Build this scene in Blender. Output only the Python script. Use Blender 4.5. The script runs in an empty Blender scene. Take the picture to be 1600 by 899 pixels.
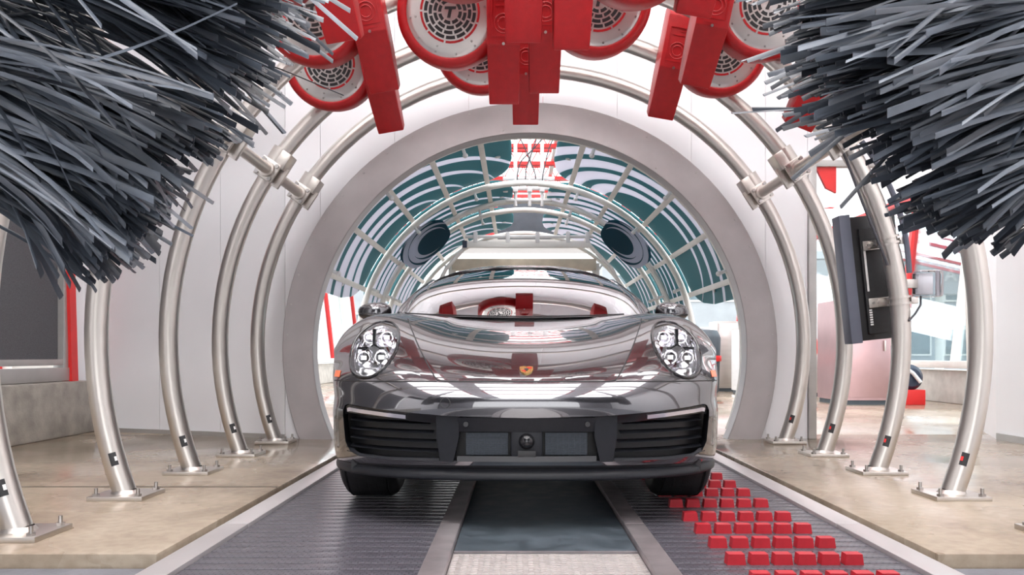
import bpy, bmesh, math, random
import numpy as np
from mathutils import Vector, Matrix
from mathutils.bvhtree import BVHTree
random.seed(7)
S = bpy.context.scene
C = S.collection
PI = math.pi

# ------------------------------------------------------------------ camera, world, exposure
F, CX, CY, CH, CAMX = 1300.0, 808.0, 555.0, 0.66, -0.1
cam_data = bpy.data.cameras.new('camera')
cam_data.sensor_fit = 'HORIZONTAL'
cam_data.sensor_width = 36.0
cam_data.lens = F/1600*36
cam_data.shift_x = -(CX-800)/1600
cam_data.shift_y = (CY-449.5)/1600
cam_data.clip_start = 0.05
cam = bpy.data.objects.new('camera', cam_data)
C.objects.link(cam)
cam.location = (CAMX, 0, CH)
cam.rotation_euler = (PI/2, 0, 0)
S.camera = cam
S.view_settings.view_transform = 'Standard'
S.view_settings.look = 'None'
S.view_settings.gamma = 1
S.view_settings.exposure = 0.38
S.view_settings.use_curve_mapping = False
world = bpy.data.worlds.new('overcast_sky')
S.world = world
world.use_nodes = True
bg = world.node_tree.nodes['Background']
bg.inputs[0].default_value = (0.97, 0.98, 1.0, 1)
bg.inputs[1].default_value = 2.7
sun_d = bpy.data.lights.new('sun', 'SUN')
sun_d.energy = 1.0
sun_d.angle = math.radians(20)
sun = bpy.data.objects.new('sun', sun_d)
C.objects.link(sun)
sun.rotation_euler = (math.radians(35), 0, math.radians(35))
SKYLIGHT = 6.5

# ------------------------------------------------------------------ materials
def newmat(name):
    m = bpy.data.materials.new(name)
    m.use_nodes = True
    nt = m.node_tree
    return m, nt, nt.nodes['Principled BSDF']
def mat(name, col, rough=0.5, metal=0.0, var=0.0, scale=8.0, bump=0.0, bscale=60.0, coat=0.0, stretch=None, emit=0.0, rvar=0.0, spec=None, col2=None):
    m, nt, b = newmat(name)
    N, L = nt.nodes, nt.links
    b.inputs['Base Color'].default_value = (*col, 1)
    b.inputs['Roughness'].default_value = rough
    b.inputs['Metallic'].default_value = metal
    if spec is not None: b.inputs['Specular IOR Level'].default_value = spec
    if coat:
        b.inputs['Coat Weight'].default_value = coat
        b.inputs['Coat Roughness'].default_value = 0.02
    if emit:
        b.inputs['Emission Color'].default_value = (*col, 1)
        b.inputs['Emission Strength'].default_value = emit
    tc = None
    if var or bump or rvar:
        tc = N.new('ShaderNodeTexCoord')
        src = tc.outputs['Object']
        if stretch:
            mp = N.new('ShaderNodeMapping')
            mp.inputs['Scale'].default_value = stretch
            L.new(src, mp.inputs['Vector'])
            src = mp.outputs['Vector']
    if var or rvar:
        n = N.new('ShaderNodeTexNoise')
        n.inputs['Scale'].default_value = scale
        n.inputs['Detail'].default_value = 6
        L.new(src, n.inputs['Vector'])
    if var:
        r = N.new('ShaderNodeMix'); r.data_type = 'RGBA'
        c2 = col2 or tuple(min(1, c*(1+var)) for c in col)
        c1 = col if col2 else tuple(c*(1-var) for c in col)
        r.inputs['A'].default_value = (*c1, 1)
        r.inputs['B'].default_value = (*c2, 1)
        cr = N.new('ShaderNodeMapRange')
        cr.inputs['From Min'].default_value = 0.32
        cr.inputs['From Max'].default_value = 0.68
        L.new(n.outputs['Fac'], cr.inputs['Value'])
        L.new(cr.outputs['Result'], r.inputs['Factor'])
        L.new(r.outputs['Result'], b.inputs['Base Color'])
    if rvar:
        mr = N.new('ShaderNodeMapRange')
        mr.inputs['From Min'].default_value = 0.35
        mr.inputs['From Max'].default_value = 0.65
        mr.inputs['To Min'].default_value = max(0.02, rough-rvar)
        mr.inputs['To Max'].default_value = min(1, rough+rvar)
        L.new(n.outputs['Fac'], mr.inputs['Value'])
        L.new(mr.outputs['Result'], b.inputs['Roughness'])
    if bump:
        n2 = N.new('ShaderNodeTexNoise')
        n2.inputs['Scale'].default_value = bscale
        n2.inputs['Detail'].default_value = 4
        L.new(src, n2.inputs['Vector'])
        bp = N.new('ShaderNodeBump')
        bp.inputs['Strength'].default_value = bump
        bp.inputs['Distance'].default_value = 0.01
        L.new(n2.outputs['Fac'], bp.inputs['Height'])
        L.new(bp.outputs['Normal'], b.inputs['Normal'])
    return m
M = {}
M['white_panel'] = mat('white_panel', (0.82,0.82,0.85), 0.32, var=0.02, scale=1.5)
M['white_wall'] = mat('white_wall', (0.86,0.86,0.88), 0.5, var=0.02, scale=2)
M['white_paint'] = mat('white_paint', (0.88,0.86,0.81), 0.4, var=0.04, scale=6)
M['ceiling'] = mat('ceiling_white', (0.85,0.85,0.87), 0.6, var=0.02)
M['skylight'] = mat('skylight_panel', (1.0,0.985,0.98), 0.5, emit=SKYLIGHT)
M['ring'] = mat('ring_aluminium', (0.43,0.40,0.405), 0.42, metal=0.45, var=0.06, scale=5, bump=0.05, bscale=300)
M['steel'] = mat('brushed_steel', (0.66,0.62,0.58), 0.36, metal=1.0, var=0.04, scale=3)
M['bolt'] = mat('bolt_steel', (0.45,0.43,0.42), 0.3, metal=1.0, var=0.1)
M['rail'] = mat('rail_steel', (0.60,0.57,0.575), 0.38, metal=0.6, var=0.05, scale=3)
M['rail_dark'] = mat('inner_rail_steel', (0.36,0.32,0.33), 0.4, metal=0.6, var=0.2, scale=9)
M['concrete'] = None
M['unseen_wall'] = mat('unseen_wall_grey', (0.16,0.16,0.175), 0.6, var=0.1, scale=4)
M['curb'] = mat('curb_concrete', (0.36,0.335,0.30), 0.75, var=0.22, scale=7, bump=0.25, bscale=60)
M['curb_light'] = mat('curb_concrete_light', (0.62,0.60,0.56), 0.7, var=0.12, scale=7, bump=0.2)
M['dark_floor'] = mat('dark_grey_floor', (0.17,0.175,0.20), 0.5, var=0.2, scale=8, bump=0.2)
M['ground'] = mat('outside_ground', (0.42,0.41,0.40), 0.7, var=0.1, scale=0.5)
M['belt'] = mat('belt_plastic', (0.115,0.108,0.125), 0.34, var=0.18, scale=25, spec=0.6, rvar=0.08)
M['belt_under'] = mat('belt_under', (0.03,0.03,0.035), 0.6)
M['pad'] = mat('red_pad', (0.46,0.016,0.028), 0.42, var=0.08, scale=30)
M['red'] = mat('red_plastic', (0.44,0.006,0.010), 0.42, var=0.08, scale=30, bump=0.12, bscale=220)
M['red_paint'] = mat('red_paint', (0.75,0.03,0.03), 0.35, var=0.05)
M['disc'] = mat('disc_aluminium', (0.68,0.66,0.64), 0.30, metal=0.8, var=0.06, scale=6)
M['black'] = mat('black_plastic', (0.018,0.018,0.020), 0.45, var=0.15, scale=40)
M['black_gloss'] = mat('black_gloss', (0.012,0.012,0.014), 0.12, var=0.1)
M['black_metal'] = mat('black_casing', (0.016,0.016,0.018), 0.35, var=0.2, scale=12)
M['trim_black'] = mat('car_black_trim', (0.012,0.013,0.017), 0.42, var=0.12, scale=50, spec=0.28)
M['rubber'] = mat('tyre_rubber', (0.018,0.018,0.02), 0.55, var=0.2, scale=30, bump=0.2)
M['grey_frame'] = mat('grey_frame', (0.46,0.45,0.44), 0.4, metal=0.4, var=0.05)
M['tv_edge'] = mat('screen_edge_grey', (0.12,0.13,0.17), 0.4, metal=0.3, var=0.05)
M['blind'] = mat('dark_grey_blind', (0.105,0.105,0.115), 0.85, var=0.25, scale=180, spec=0.25)
M['cable'] = mat('cable_black', (0.05,0.05,0.06), 0.5, var=0.1)
M['clear_plastic'] = mat('clear_plastic', (0.75,0.75,0.78), 0.2, var=0.05)
M['white_plastic'] = mat('white_plastic', (0.80,0.80,0.80), 0.35, var=0.03)
M['hose'] = mat('red_hose', (0.80,0.07,0.05), 0.35, var=0.08)
M['stainless'] = mat('stainless_sheet', (0.72,0.68,0.66), 0.28, metal=0.85, var=0.05, scale=3, stretch=(1,1,6))
M['pink_sheet'] = mat('reddish_sheet', (0.55,0.36,0.37), 0.3, metal=0.6, var=0.06, scale=3)
M['blue_tank'] = mat('dark_blue_tank', (0.03,0.045,0.08), 0.4, var=0.1)
M['tarp'] = mat('white_tarp', (0.86,0.86,0.87), 0.45, var=0.04, scale=5, bump=0.3, bscale=7)
M['bristle'] = mat('bristle_plastic', (0.058,0.070,0.090), 0.42, var=0.35, scale=9, spec=0.5)
M['bristle_b'] = mat('bristle_plastic_pale', (0.11,0.127,0.155), 0.40, var=0.25, scale=9)
M['bristle_c'] = mat('bristle_plastic_dark', (0.030,0.036,0.048), 0.48, var=0.3, scale=9)
M['beige'] = mat('beige_machine', (0.66,0.58,0.46), 0.5, var=0.12, scale=5)
M['dark_grey'] = mat('dark_grey_panel', (0.07,0.09,0.11), 0.5, var=0.1)
M['sign_grey'] = mat('sign_grey', (0.52,0.54,0.57), 0.6, var=0.05)
M['sign_letters'] = mat('sign_letters', (0.92,0.92,0.92), 0.5)
M['maroon'] = mat('maroon_canopy', (0.34,0.13,0.18), 0.5, var=0.1)
M['green'] = mat('green_sign', (0.1,0.45,0.2), 0.5, var=0.1)
M['gold'] = mat('gold_emblem', (0.85,0.58,0.22), 0.25, metal=0.9, var=0.05)
M['emblem_red'] = mat('emblem_red', (0.55,0.02,0.02), 0.3, var=0.05)
M['amber'] = mat('amber_marker', (0.85,0.16,0.04), 0.2, var=0.05)
M['led'] = mat('led_lit', (1.0,0.98,0.90), 0.3, emit=5.0)
M['drl'] = mat('drl_strip', (0.72,0.70,0.78), 0.15, metal=0.6, var=0.05)
M['chrome'] = mat('headlight_chrome', (0.75,0.75,0.78), 0.12, metal=1.0, var=0.05)
M['radiator'] = mat('radiator_mesh', (0.05,0.06,0.075), 0.45, metal=0.4, var=0.3, scale=160)
M['leather'] = mat('cabin_leather', (0.025,0.024,0.026), 0.6, var=0.1)
M['plate'] = mat('smooth_floor_plate', (0.085,0.105,0.125), 0.42, metal=0.3, var=0.22, scale=12, rvar=0.1)
M['facade'] = mat('pale_facade', (0.30,0.33,0.35), 0.7, var=0.08, scale=1.2)
M['facade_pane'] = mat('facade_pane', (0.10,0.15,0.17), 0.3, var=0.2, scale=2)
M['gold_trim'] = mat('floor_seam', (0.10,0.08,0.06), 0.7)

def make_concrete():
    m, nt, b = newmat('wet_concrete')
    N, L = nt.nodes, nt.links
    tc = N.new('ShaderNodeTexCoord')
    n1 = N.new('ShaderNodeTexNoise'); n1.inputs['Scale'].default_value = 1.3; n1.inputs['Detail'].default_value = 8; n1.inputs['Roughness'].default_value = 0.62
    n2 = N.new('ShaderNodeTexNoise'); n2.inputs['Scale'].default_value = 22; n2.inputs['Detail'].default_value = 6
    n3 = N.new('ShaderNodeTexNoise'); n3.inputs['Scale'].default_value = 0.8; n3.inputs['Detail'].default_value = 4
    for n in (n1, n2, n3): L.new(tc.outputs['Object'], n.inputs['Vector'])
    r = N.new('ShaderNodeValToRGB')
    e = r.color_ramp.elements
    e[0].position = 0.30; e[0].color = (0.19,0.14,0.098,1)
    e[1].position = 0.72; e[1].color = (0.44,0.375,0.295,1)
    x = r.color_ramp.elements.new(0.5); x.color = (0.345,0.28,0.21,1)
    L.new(n1.outputs['Fac'], r.inputs['Fac'])
    mx = N.new('ShaderNodeMix'); mx.data_type = 'RGBA'; mx.blend_type = 'MULTIPLY'; mx.inputs['Factor'].default_value = 0.45
    r2 = N.new('ShaderNodeValToRGB')
    r2.color_ramp.elements[0].position = 0.35; r2.color_ramp.elements[0].color = (0.62,0.58,0.54,1)
    r2.color_ramp.elements[1].position = 0.6; r2.color_ramp.elements[1].color = (1,1,1,1)
    L.new(n2.outputs['Fac'], r2.inputs['Fac'])
    L.new(r.outputs['Color'], mx.inputs['A']); L.new(r2.outputs['Color'], mx.inputs['B'])
    L.new(mx.outputs['Result'], b.inputs['Base Color'])
    mr = N.new('ShaderNodeMapRange')
    mr.inputs['From Min'].default_value = 0.40; mr.inputs['From Max'].default_value = 0.60
    mr.inputs['To Min'].default_value = 0.06; mr.inputs['To Max'].default_value = 0.32
    L.new(n3.outputs['Fac'], mr.inputs['Value']); L.new(mr.outputs['Result'], b.inputs['Roughness'])
    bp = N.new('ShaderNodeBump'); bp.inputs['Strength'].default_value = 0.10; bp.inputs['Distance'].default_value = 0.006
    L.new(n2.outputs['Fac'], bp.inputs['Height']); L.new(bp.outputs['Normal'], b.inputs['Normal'])
    return m
M['concrete'] = make_concrete()

def make_paint():
    m, nt, b = newmat('grey_car_paint')
    N, L = nt.nodes, nt.links
    b.inputs['Base Color'].default_value = (0.15,0.145,0.155,1)
    b.inputs['Metallic'].default_value = 0.85
    b.inputs['Roughness'].default_value = 0.22
    b.inputs['Coat Weight'].default_value = 1.0
    b.inputs['Coat Roughness'].default_value = 0.015
    b.inputs['Coat IOR'].default_value = 2.1
    tc = N.new('ShaderNodeTexCoord')
    v = N.new('ShaderNodeTexVoronoi'); v.inputs['Scale'].default_value = 900
    L.new(tc.outputs['Object'], v.inputs['Vector'])
    mx = N.new('ShaderNodeMix'); mx.data_type = 'RGBA'
    mx.inputs['A'].default_value = (0.060,0.058,0.066,1); mx.inputs['B'].default_value = (0.10,0.097,0.108,1)
    L.new(v.outputs['Color'], mx.inputs['Factor']); L.new(mx.outputs['Result'], b.inputs['Base Color'])
    return m
M['paint'] = make_paint()

def make_glass(name, tint, fac_scale, rough=0.0, base=0.0):
    m = bpy.data.materials.new(name); m.use_nodes = True
    nt = m.node_tree; N, L = nt.nodes, nt.links
    for n in list(N):
        if n.type != 'OUTPUT_MATERIAL': N.remove(n)
    out = [n for n in N if n.type == 'OUTPUT_MATERIAL'][0]
    tr = N.new('ShaderNodeBsdfTransparent'); tr.inputs['Color'].default_value = (*tint, 1)
    gl = N.new('ShaderNodeBsdfGlossy'); gl.inputs['Roughness'].default_value = rough
    gl.inputs['Color'].default_value = (0.95,0.95,0.97,1)
    fr = N.new('ShaderNodeFresnel'); fr.inputs['IOR'].default_value = 1.55
    mr = N.new('ShaderNodeMath'); mr.operation = 'MULTIPLY_ADD'
    mr.inputs[1].default_value = fac_scale; mr.inputs[2].default_value = base; mr.use_clamp = True
    L.new(fr.outputs['Fac'], mr.inputs[0])
    mx = N.new('ShaderNodeMixShader')
    L.new(mr.outputs[0], mx.inputs['Fac']); L.new(tr.outputs[0], mx.inputs[1]); L.new(gl.outputs[0], mx.inputs[2])
    L.new(mx.outputs[0], out.inputs['Surface'])
    return m
M['windshield'] = make_glass('windshield_glass', (0.42,0.45,0.45), 1.2, base=0.55)
M['lens'] = make_glass('clear_lens', (0.93,0.93,0.95), 1.0)
M['window_glass'] = make_glass('window_glass', (0.86,0.95,0.96), 0.8)
M['dark_glass'] = make_glass('dark_glass', (0.10,0.11,0.11), 1.2)

def make_tread():
    m, nt, b = newmat('tread_plate_steel')
    N, L = nt.nodes, nt.links
    b.inputs['Base Color'].default_value = (0.62,0.57,0.56,1); b.inputs['Metallic'].default_value = 0.6; b.inputs['Roughness'].default_value = 0.36
    tc = N.new('ShaderNodeTexCoord')
    n = N.new('ShaderNodeTexNoise'); n.inputs['Scale'].default_value = 9; L.new(tc.outputs['Object'], n.inputs['Vector'])
    mx = N.new('ShaderNodeMix'); mx.data_type = 'RGBA'
    mx.inputs['A'].default_value = (0.56,0.52,0.52,1); mx.inputs['B'].default_value = (0.72,0.67,0.65,1)
    L.new(n.outputs['Fac'], mx.inputs['Factor']); L.new(mx.outputs['Result'], b.inputs['Base Color'])
    return m
M['tread'] = make_tread()

def make_belt_stud():
    # fine grid of studs on the belt slats (relief only)
    m, nt, b = newmat('belt_studded')
    N, L = nt.nodes, nt.links
    b.inputs['Roughness'].default_value = 0.30
    tc = N.new('ShaderNodeTexCoord')
    mp = N.new('ShaderNodeMapping'); mp.inputs['Scale'].default_value = (46, 46, 0)
    L.new(tc.outputs['Object'], mp.inputs['Vector'])
    ch = N.new('ShaderNodeTexBrick')
    ch.inputs['Color1'].default_value = (1,1,1,1); ch.inputs['Color2'].default_value = (0.9,0.9,0.9,1); ch.inputs['Mortar'].default_value = (0,0,0,1)
    ch.inputs['Scale'].default_value = 1.0; ch.inputs['Mortar Size'].default_value = 0.12; ch.inputs['Mortar Smooth'].default_value = 0.3
    ch.inputs['Brick Width'].default_value = 1.0; ch.inputs['Row Height'].default_value = 0.9
    L.new(mp.outputs['Vector'], ch.inputs['Vector'])
    bp = N.new('ShaderNodeBump'); bp.inputs['Strength'].default_value = 0.6; bp.inputs['Distance'].default_value = 0.004
    L.new(ch.outputs['Color'], bp.inputs['Height']); L.new(bp.outputs['Normal'], b.inputs['Normal'])
    mx = N.new('ShaderNodeMix'); mx.data_type = 'RGBA'
    mx.inputs['A'].default_value = (0.045,0.043,0.053,1); mx.inputs['B'].default_value = (0.105,0.098,0.118,1)
    L.new(ch.outputs['Color'], mx.inputs['Factor']); L.new(mx.outputs['Result'], b.inputs['Base Color'])
    return m
M['belt_stud'] = make_belt_stud()

def make_swirl(name, teal, white, center, shift, radii, widths, wrap=1.0):
    # printed graphic: nested crescents (a disc minus a shifted disc), on the panel's own UVs
    m, nt, b = newmat(name)
    N, L = nt.nodes, nt.links
    b.inputs['Roughness'].default_value = 0.45
    uv = N.new('ShaderNodeUVMap')
    def dist(c):
        v = N.new('ShaderNodeVectorMath'); v.operation = 'DISTANCE'
        v.inputs[1].default_value = (c[0], c[1], 0)
        L.new(uv.outputs['UV'], v.inputs[0])
        return v.outputs['Value']
    total = None
    for k, (r, w) in enumerate(zip(radii, widths)):
        d1 = dist(center)
        d2 = dist((center[0]+shift[0]*w*0.6, center[1]+shift[1]*w*0.6))
        a = N.new('ShaderNodeMath'); a.operation = 'LESS_THAN'; L.new(d1, a.inputs[0]); a.inputs[1].default_value = r
        c = N.new('ShaderNodeMath'); c.operation = 'GREATER_THAN'; L.new(d2, c.inputs[0]); c.inputs[1].default_value = r-w*0.42
        mu = N.new('ShaderNodeMath'); mu.operation = 'MULTIPLY'; L.new(a.outputs[0], mu.inputs[0]); L.new(c.outputs[0], mu.inputs[1])
        if total is None: total = mu.outputs[0]
        else:
            mxm = N.new('ShaderNodeMath'); mxm.operation = 'MAXIMUM'; L.new(total, mxm.inputs[0]); L.new(mu.outputs[0], mxm.inputs[1]); total = mxm.outputs[0]
    mx = N.new('ShaderNodeMix'); mx.data_type = 'RGBA'
    mx.inputs['A'].default_value = (*teal, 1); mx.inputs['B'].default_value = (*white, 1)
    L.new(total, mx.inputs['Factor']); L.new(mx.outputs['Result'], b.inputs['Base Color'])
    # thin printed plastic: daylight from outside glows through it
    tl = N.new('ShaderNodeBsdfTranslucent'); L.new(mx.outputs['Result'], tl.inputs['Color'])
    ms = N.new('ShaderNodeMixShader'); ms.inputs['Fac'].default_value = 0.55
    out = [n for n in N if n.type == 'OUTPUT_MATERIAL'][0]
    L.new(b.outputs[0], ms.inputs[1]); L.new(tl.outputs[0], ms.inputs[2]); L.new(ms.outputs[0], out.inputs['Surface'])
    return m
TEAL = (0.055, 0.225, 0.255); LAV = (0.74, 0.74, 0.80)
M['swirl_left'] = make_swirl('teal_print_left', TEAL, LAV, (0.72,1.05), (-0.75,0.66), (0.80,0.64,0.49,0.35), (0.115,0.115,0.11,0.09))
M['swirl_right'] = make_swirl('teal_print_right', TEAL, LAV, (0.60,0.98), (0.85,0.35), (0.82,0.67,0.53,0.40), (0.10,0.10,0.09,0.08))
M['swirl_small'] = make_swirl('blue_print', (0.010,0.085,0.135), (0.66,0.70,0.80), (0.42,0.55), (-0.75,0.55), (0.60,0.47,0.36), (0.12,0.12,0.10))

# ------------------------------------------------------------------ mesh builder
class MB:
    def __init__(s): s.v, s.f, s.uv = [], [], None
    def add(s, vs, fs):
        o = len(s.v)
        s.v.extend([tuple(p) for p in vs])
        s.f.extend([tuple(i+o for i in f) for f in fs])
        return s
    def box(s, c, d, bev=0.0, rot=None):
        x, y, z = d[0]/2, d[1]/2, d[2]/2
        if bev <= 0:
            vs = [(-x,-y,-z),(x,-y,-z),(x,y,-z),(-x,y,-z),(-x,-y,z),(x,-y,z),(x,y,z),(-x,y,z)]
            fs = [(0,3,2,1),(4,5,6,7),(0,1,5,4),(1,2,6,5),(2,3,7,6),(3,0,4,7)]
        else:
            b = min(bev, x*0.49, y*0.49, z*0.49)
            bm = bmesh.new(); bmesh.ops.create_cube(bm, size=1)
            for v in bm.verts: v.co = (v.co.x*2*x, v.co.y*2*y, v.co.z*2*z)
            bmesh.ops.bevel(bm, geom=bm.edges[:], offset=b, segments=2, affect='EDGES', profile=0.6)
            bm.verts.index_update()
            vs = [v.co[:] for v in bm.verts]; fs = [[v.index for v in f.verts] for f in bm.faces]
            bm.free()
        if rot is not None: vs = [rot @ Vector(p) for p in vs]
        return s.add([(p[0]+c[0], p[1]+c[1], p[2]+c[2]) for p in vs], fs)
    def frame(s, ax):
        ax = Vector(ax).normalized()
        u = ax.cross(Vector((0,0,1)))
        if u.length < 1e-4: u = ax.cross(Vector((0,1,0)))
        u.normalize(); w = ax.cross(u)
        return u, w
    def cyl(s, p0, p1, r0, r1=None, n=16, caps=True):
        p0, p1 = Vector(p0), Vector(p1)
        if r1 is None: r1 = r0
        u, w = s.frame(p1-p0)
        vs = []
        for p, r in ((p0,r0),(p1,r1)):
            for k in range(n):
                a = 2*PI*k/n
                vs.append(p+u*(r*math.cos(a))+w*(r*math.sin(a)))
        fs = [(k,(k+1)%n,n+(k+1)%n,n+k) for k in range(n)]
        if caps: fs += [tuple(range(n-1,-1,-1)), tuple(range(n,2*n))]
        return s.add(vs, fs)
    def tube(s, pts, r, n=12, closed=False, caps=True):
        pts = [Vector(p) for p in pts]; m = len(pts)
        vs, fs = [], []
        t0 = (pts[1]-pts[0]).normalized()
        u, w = s.frame(t0)
        prev = t0
        for i, p in enumerate(pts):
            if closed: t = (pts[(i+1)%m]-pts[i-1]).normalized()
            elif i == 0: t = t0
            elif i == m-1: t = (pts[-1]-pts[-2]).normalized()
            else: t = (pts[i+1]-pts[i-1]).normalized()
            q = prev.rotation_difference(t); u = q @ u; w = q @ w; prev = t
            rr = r[i] if isinstance(r, (list,tuple)) else r
            for k in range(n):
                a = 2*PI*k/n
                vs.append(p+u*(rr*math.cos(a))+w*(rr*math.sin(a)))
        for i in range(m if closed else m-1):
            a, b = i*n, ((i+1)%m)*n
            for k in range(n): fs.append((a+k, a+(k+1)%n, b+(k+1)%n, b+k))
        if caps and not closed: fs += [tuple(range(n-1,-1,-1)), tuple(range((m-1)*n, m*n))]
        return s.add(vs, fs)
    def lathe(s, prof, o=(0,0,0), axis='Y', n=32, caps=False):
        vs, fs = [], []
        for (r, h) in prof:
            for k in range(n):
                a = 2*PI*k/n; x, y = r*math.cos(a), r*math.sin(a)
                p = {'Y': (x, h, y), 'Z': (x, y, h), 'X': (h, x, y)}[axis]
                vs.append((p[0]+o[0], p[1]+o[1], p[2]+o[2]))
        for i in range(len(prof)-1):
            for k in range(n): fs.append((i*n+k, i*n+(k+1)%n, (i+1)*n+(k+1)%n, (i+1)*n+k))
        if caps: fs += [tuple(range(n-1,-1,-1)), tuple(range((len(prof)-1)*n, len(prof)*n))]
        return s.add(vs, fs)
    def prism(s, poly, fn0, fn1):
        n = len(poly)
        vs = [fn0(*p) for p in poly]+[fn1(*p) for p in poly]
        fs = [tuple(range(n)), tuple(range(2*n-1, n-1, -1))]+[(k,n+k,n+(k+1)%n,(k+1)%n) for k in range(n)]
        return s.add(vs, fs)
    def grid(s, rows, closed_u=False):
        n, m = len(rows), len(rows[0])
        vs = [p for r in rows for p in r]
        fs = [(i*m+j, i*m+j+1, (i+1)*m+j+1, (i+1)*m+j) for i in range(n-1) for j in range(m-1)]
        return s.add(vs, fs)
    def ball(s, c, r, nu=12, nv=8, sc=(1,1,1)):
        rows = []
        for i in range(nv+1):
            t = PI*i/nv
            rows.append([(c[0]+sc[0]*r*math.sin(t)*math.cos(2*PI*j/nu), c[1]+sc[1]*r*math.sin(t)*math.sin(2*PI*j/nu), c[2]+sc[2]*r*math.cos(t)) for j in range(nu+1)])
        return s.grid(rows)
    def mesh(s, name, smooth=40, fix=True):
        me = bpy.data.meshes.new(name)
        me.from_pydata(s.v, [], s.f)
        if fix:
            bm = bmesh.new(); bm.from_mesh(me)
            bmesh.ops.remove_doubles(bm, verts=bm.verts[:], dist=1e-6)
            bmesh.ops.recalc_face_normals(bm, faces=bm.faces[:])
            bm.to_mesh(me); bm.free()
        if smooth:
            me.polygons.foreach_set('use_smooth', [True]*len(me.polygons))
            if smooth < 180: me.set_sharp_from_angle(angle=math.radians(smooth))
        me.update()
        return me

def rootloc(o):
    l = Vector((0,0,0))
    while o is not None:
        l += o.location; o = o.parent
    return l
def obj(name, mb, m, parent=None, smooth=40, fix=True, kind=None, label=None):
    """verts are in scene coordinates; they are stored relative to the parent"""
    if isinstance(mb, MB):
        if parent is not None:
            l = rootloc(parent)
            if l.length > 0: mb.v = [(p[0]-l.x, p[1]-l.y, p[2]-l.z) for p in mb.v]
        me = mb.mesh(name, smooth, fix)
    else: me = mb
    if m is not None and not me.materials: me.materials.append(m)
    o = bpy.data.objects.new(name, me); C.objects.link(o)
    if parent is not None: o.parent = parent
    if kind: o['kind'] = kind
    if label: o['label'] = label
    return o
def tag(o, label, cat, group=None):
    o['label'] = label; o['category'] = cat
    if group: o['group'] = group
    return o
def thing(name, label, cat, loc=(0,0,0), group=None):
    o = bpy.data.objects.new(name, None); C.objects.link(o)
    o.location = loc; o.empty_display_size = 0.1
    return tag(o, label, cat, group)
def struct(name, mb, m, smooth=40, parent=None):
    return obj(name, mb, m, parent, smooth, kind='structure')
def dup(root, loc=None, rot=None, label=None, group=None):
    r = root.copy(); C.objects.link(r)
    if loc is not None: r.location = loc
    if rot is not None: r.rotation_euler = rot
    if label: r['label'] = label
    if group: r['group'] = group
    for ch in root.children:
        c = ch.copy(); C.objects.link(c); c.parent = r
        for g in ch.children:
            d = g.copy(); C.objects.link(d); d.parent = c
    return r
def text_mesh(s, size, depth, shear=0.0):
    cu = bpy.data.curves.new('letters', 'FONT'); cu.body = s; cu.size = size; cu.extrude = depth; cu.shear = shear
    cu.align_x = 'CENTER'; cu.align_y = 'CENTER'
    o = bpy.data.objects.new('letters', cu); C.objects.link(o)
    bpy.context.view_layer.update()
    me = bpy.data.meshes.new_from_object(o.evaluated_get(bpy.context.evaluated_depsgraph_get()))
    bpy.data.objects.remove(o); bpy.data.curves.remove(cu)
    return me
def RY(a): return Matrix.Rotation(a, 3, 'Y')
def RX(a): return Matrix.Rotation(a, 3, 'X')
def RZ(a): return Matrix.Rotation(a, 3, 'Z')

# ================================================================== STRUCTURE
# ---- floors
def slab(name, x0, x1, y0, y1, z0, z1, m):
    return struct(name, MB().box(((x0+x1)/2,(y0+y1)/2,(z0+z1)/2), (x1-x0,y1-y0,z1-z0), 0.008), m)
slab('floor', -7.0, -1.296, 2.76, 6.9, -0.2, 0.0, M['concrete'])
slab('floor', 1.296, 7.0, 2.76, 6.9, -0.2, 0.0, M['concrete'])
slab('floor', -7.0, -1.285, 6.904, 26, -0.2, 0.0, M['concrete'])
slab('floor', 1.285, 7.0, 6.904, 26, -0.2, 0.0, M['concrete'])
slab('floor', -7.0, -1.285, -4, 2.75, -0.26, -0.045, M['dark_floor'])
slab('floor', 1.285, 7.0, -4, 2.75, -0.26, -0.045, M['dark_floor'])
struct('ground', MB().box((0,20,-0.5), (160,120,0.4)), M['ground'])
slab('floor_bed', -1.285, 1.285, -4, 26, -0.29, -0.09, M['belt_under'])
# thin expansion joints of the left and right slabs
struct('trim_1', MB().box((-2.6,4.16,0.0), (2.6,0.022,0.003)), M['gold_trim'])
# ---- rails beside the conveyors
for i, (x0, x1, m) in enumerate(((-1.265,-1.165,'rail'),(1.165,1.265,'rail'),(-0.405,-0.325,'rail_dark'),(0.325,0.405,'rail_dark'))):
    b = MB()
    for y0, y1 in ((-4,3.3),(3.303,6.5),(6.503,12.0),(12.003,24)):
        b.box(((x0+x1)/2,(y0+y1)/2,-0.048), (x1-x0,y1-y0,0.08), 0.006)
    struct('trim_%d' % (i+2), b, M[m])

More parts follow.
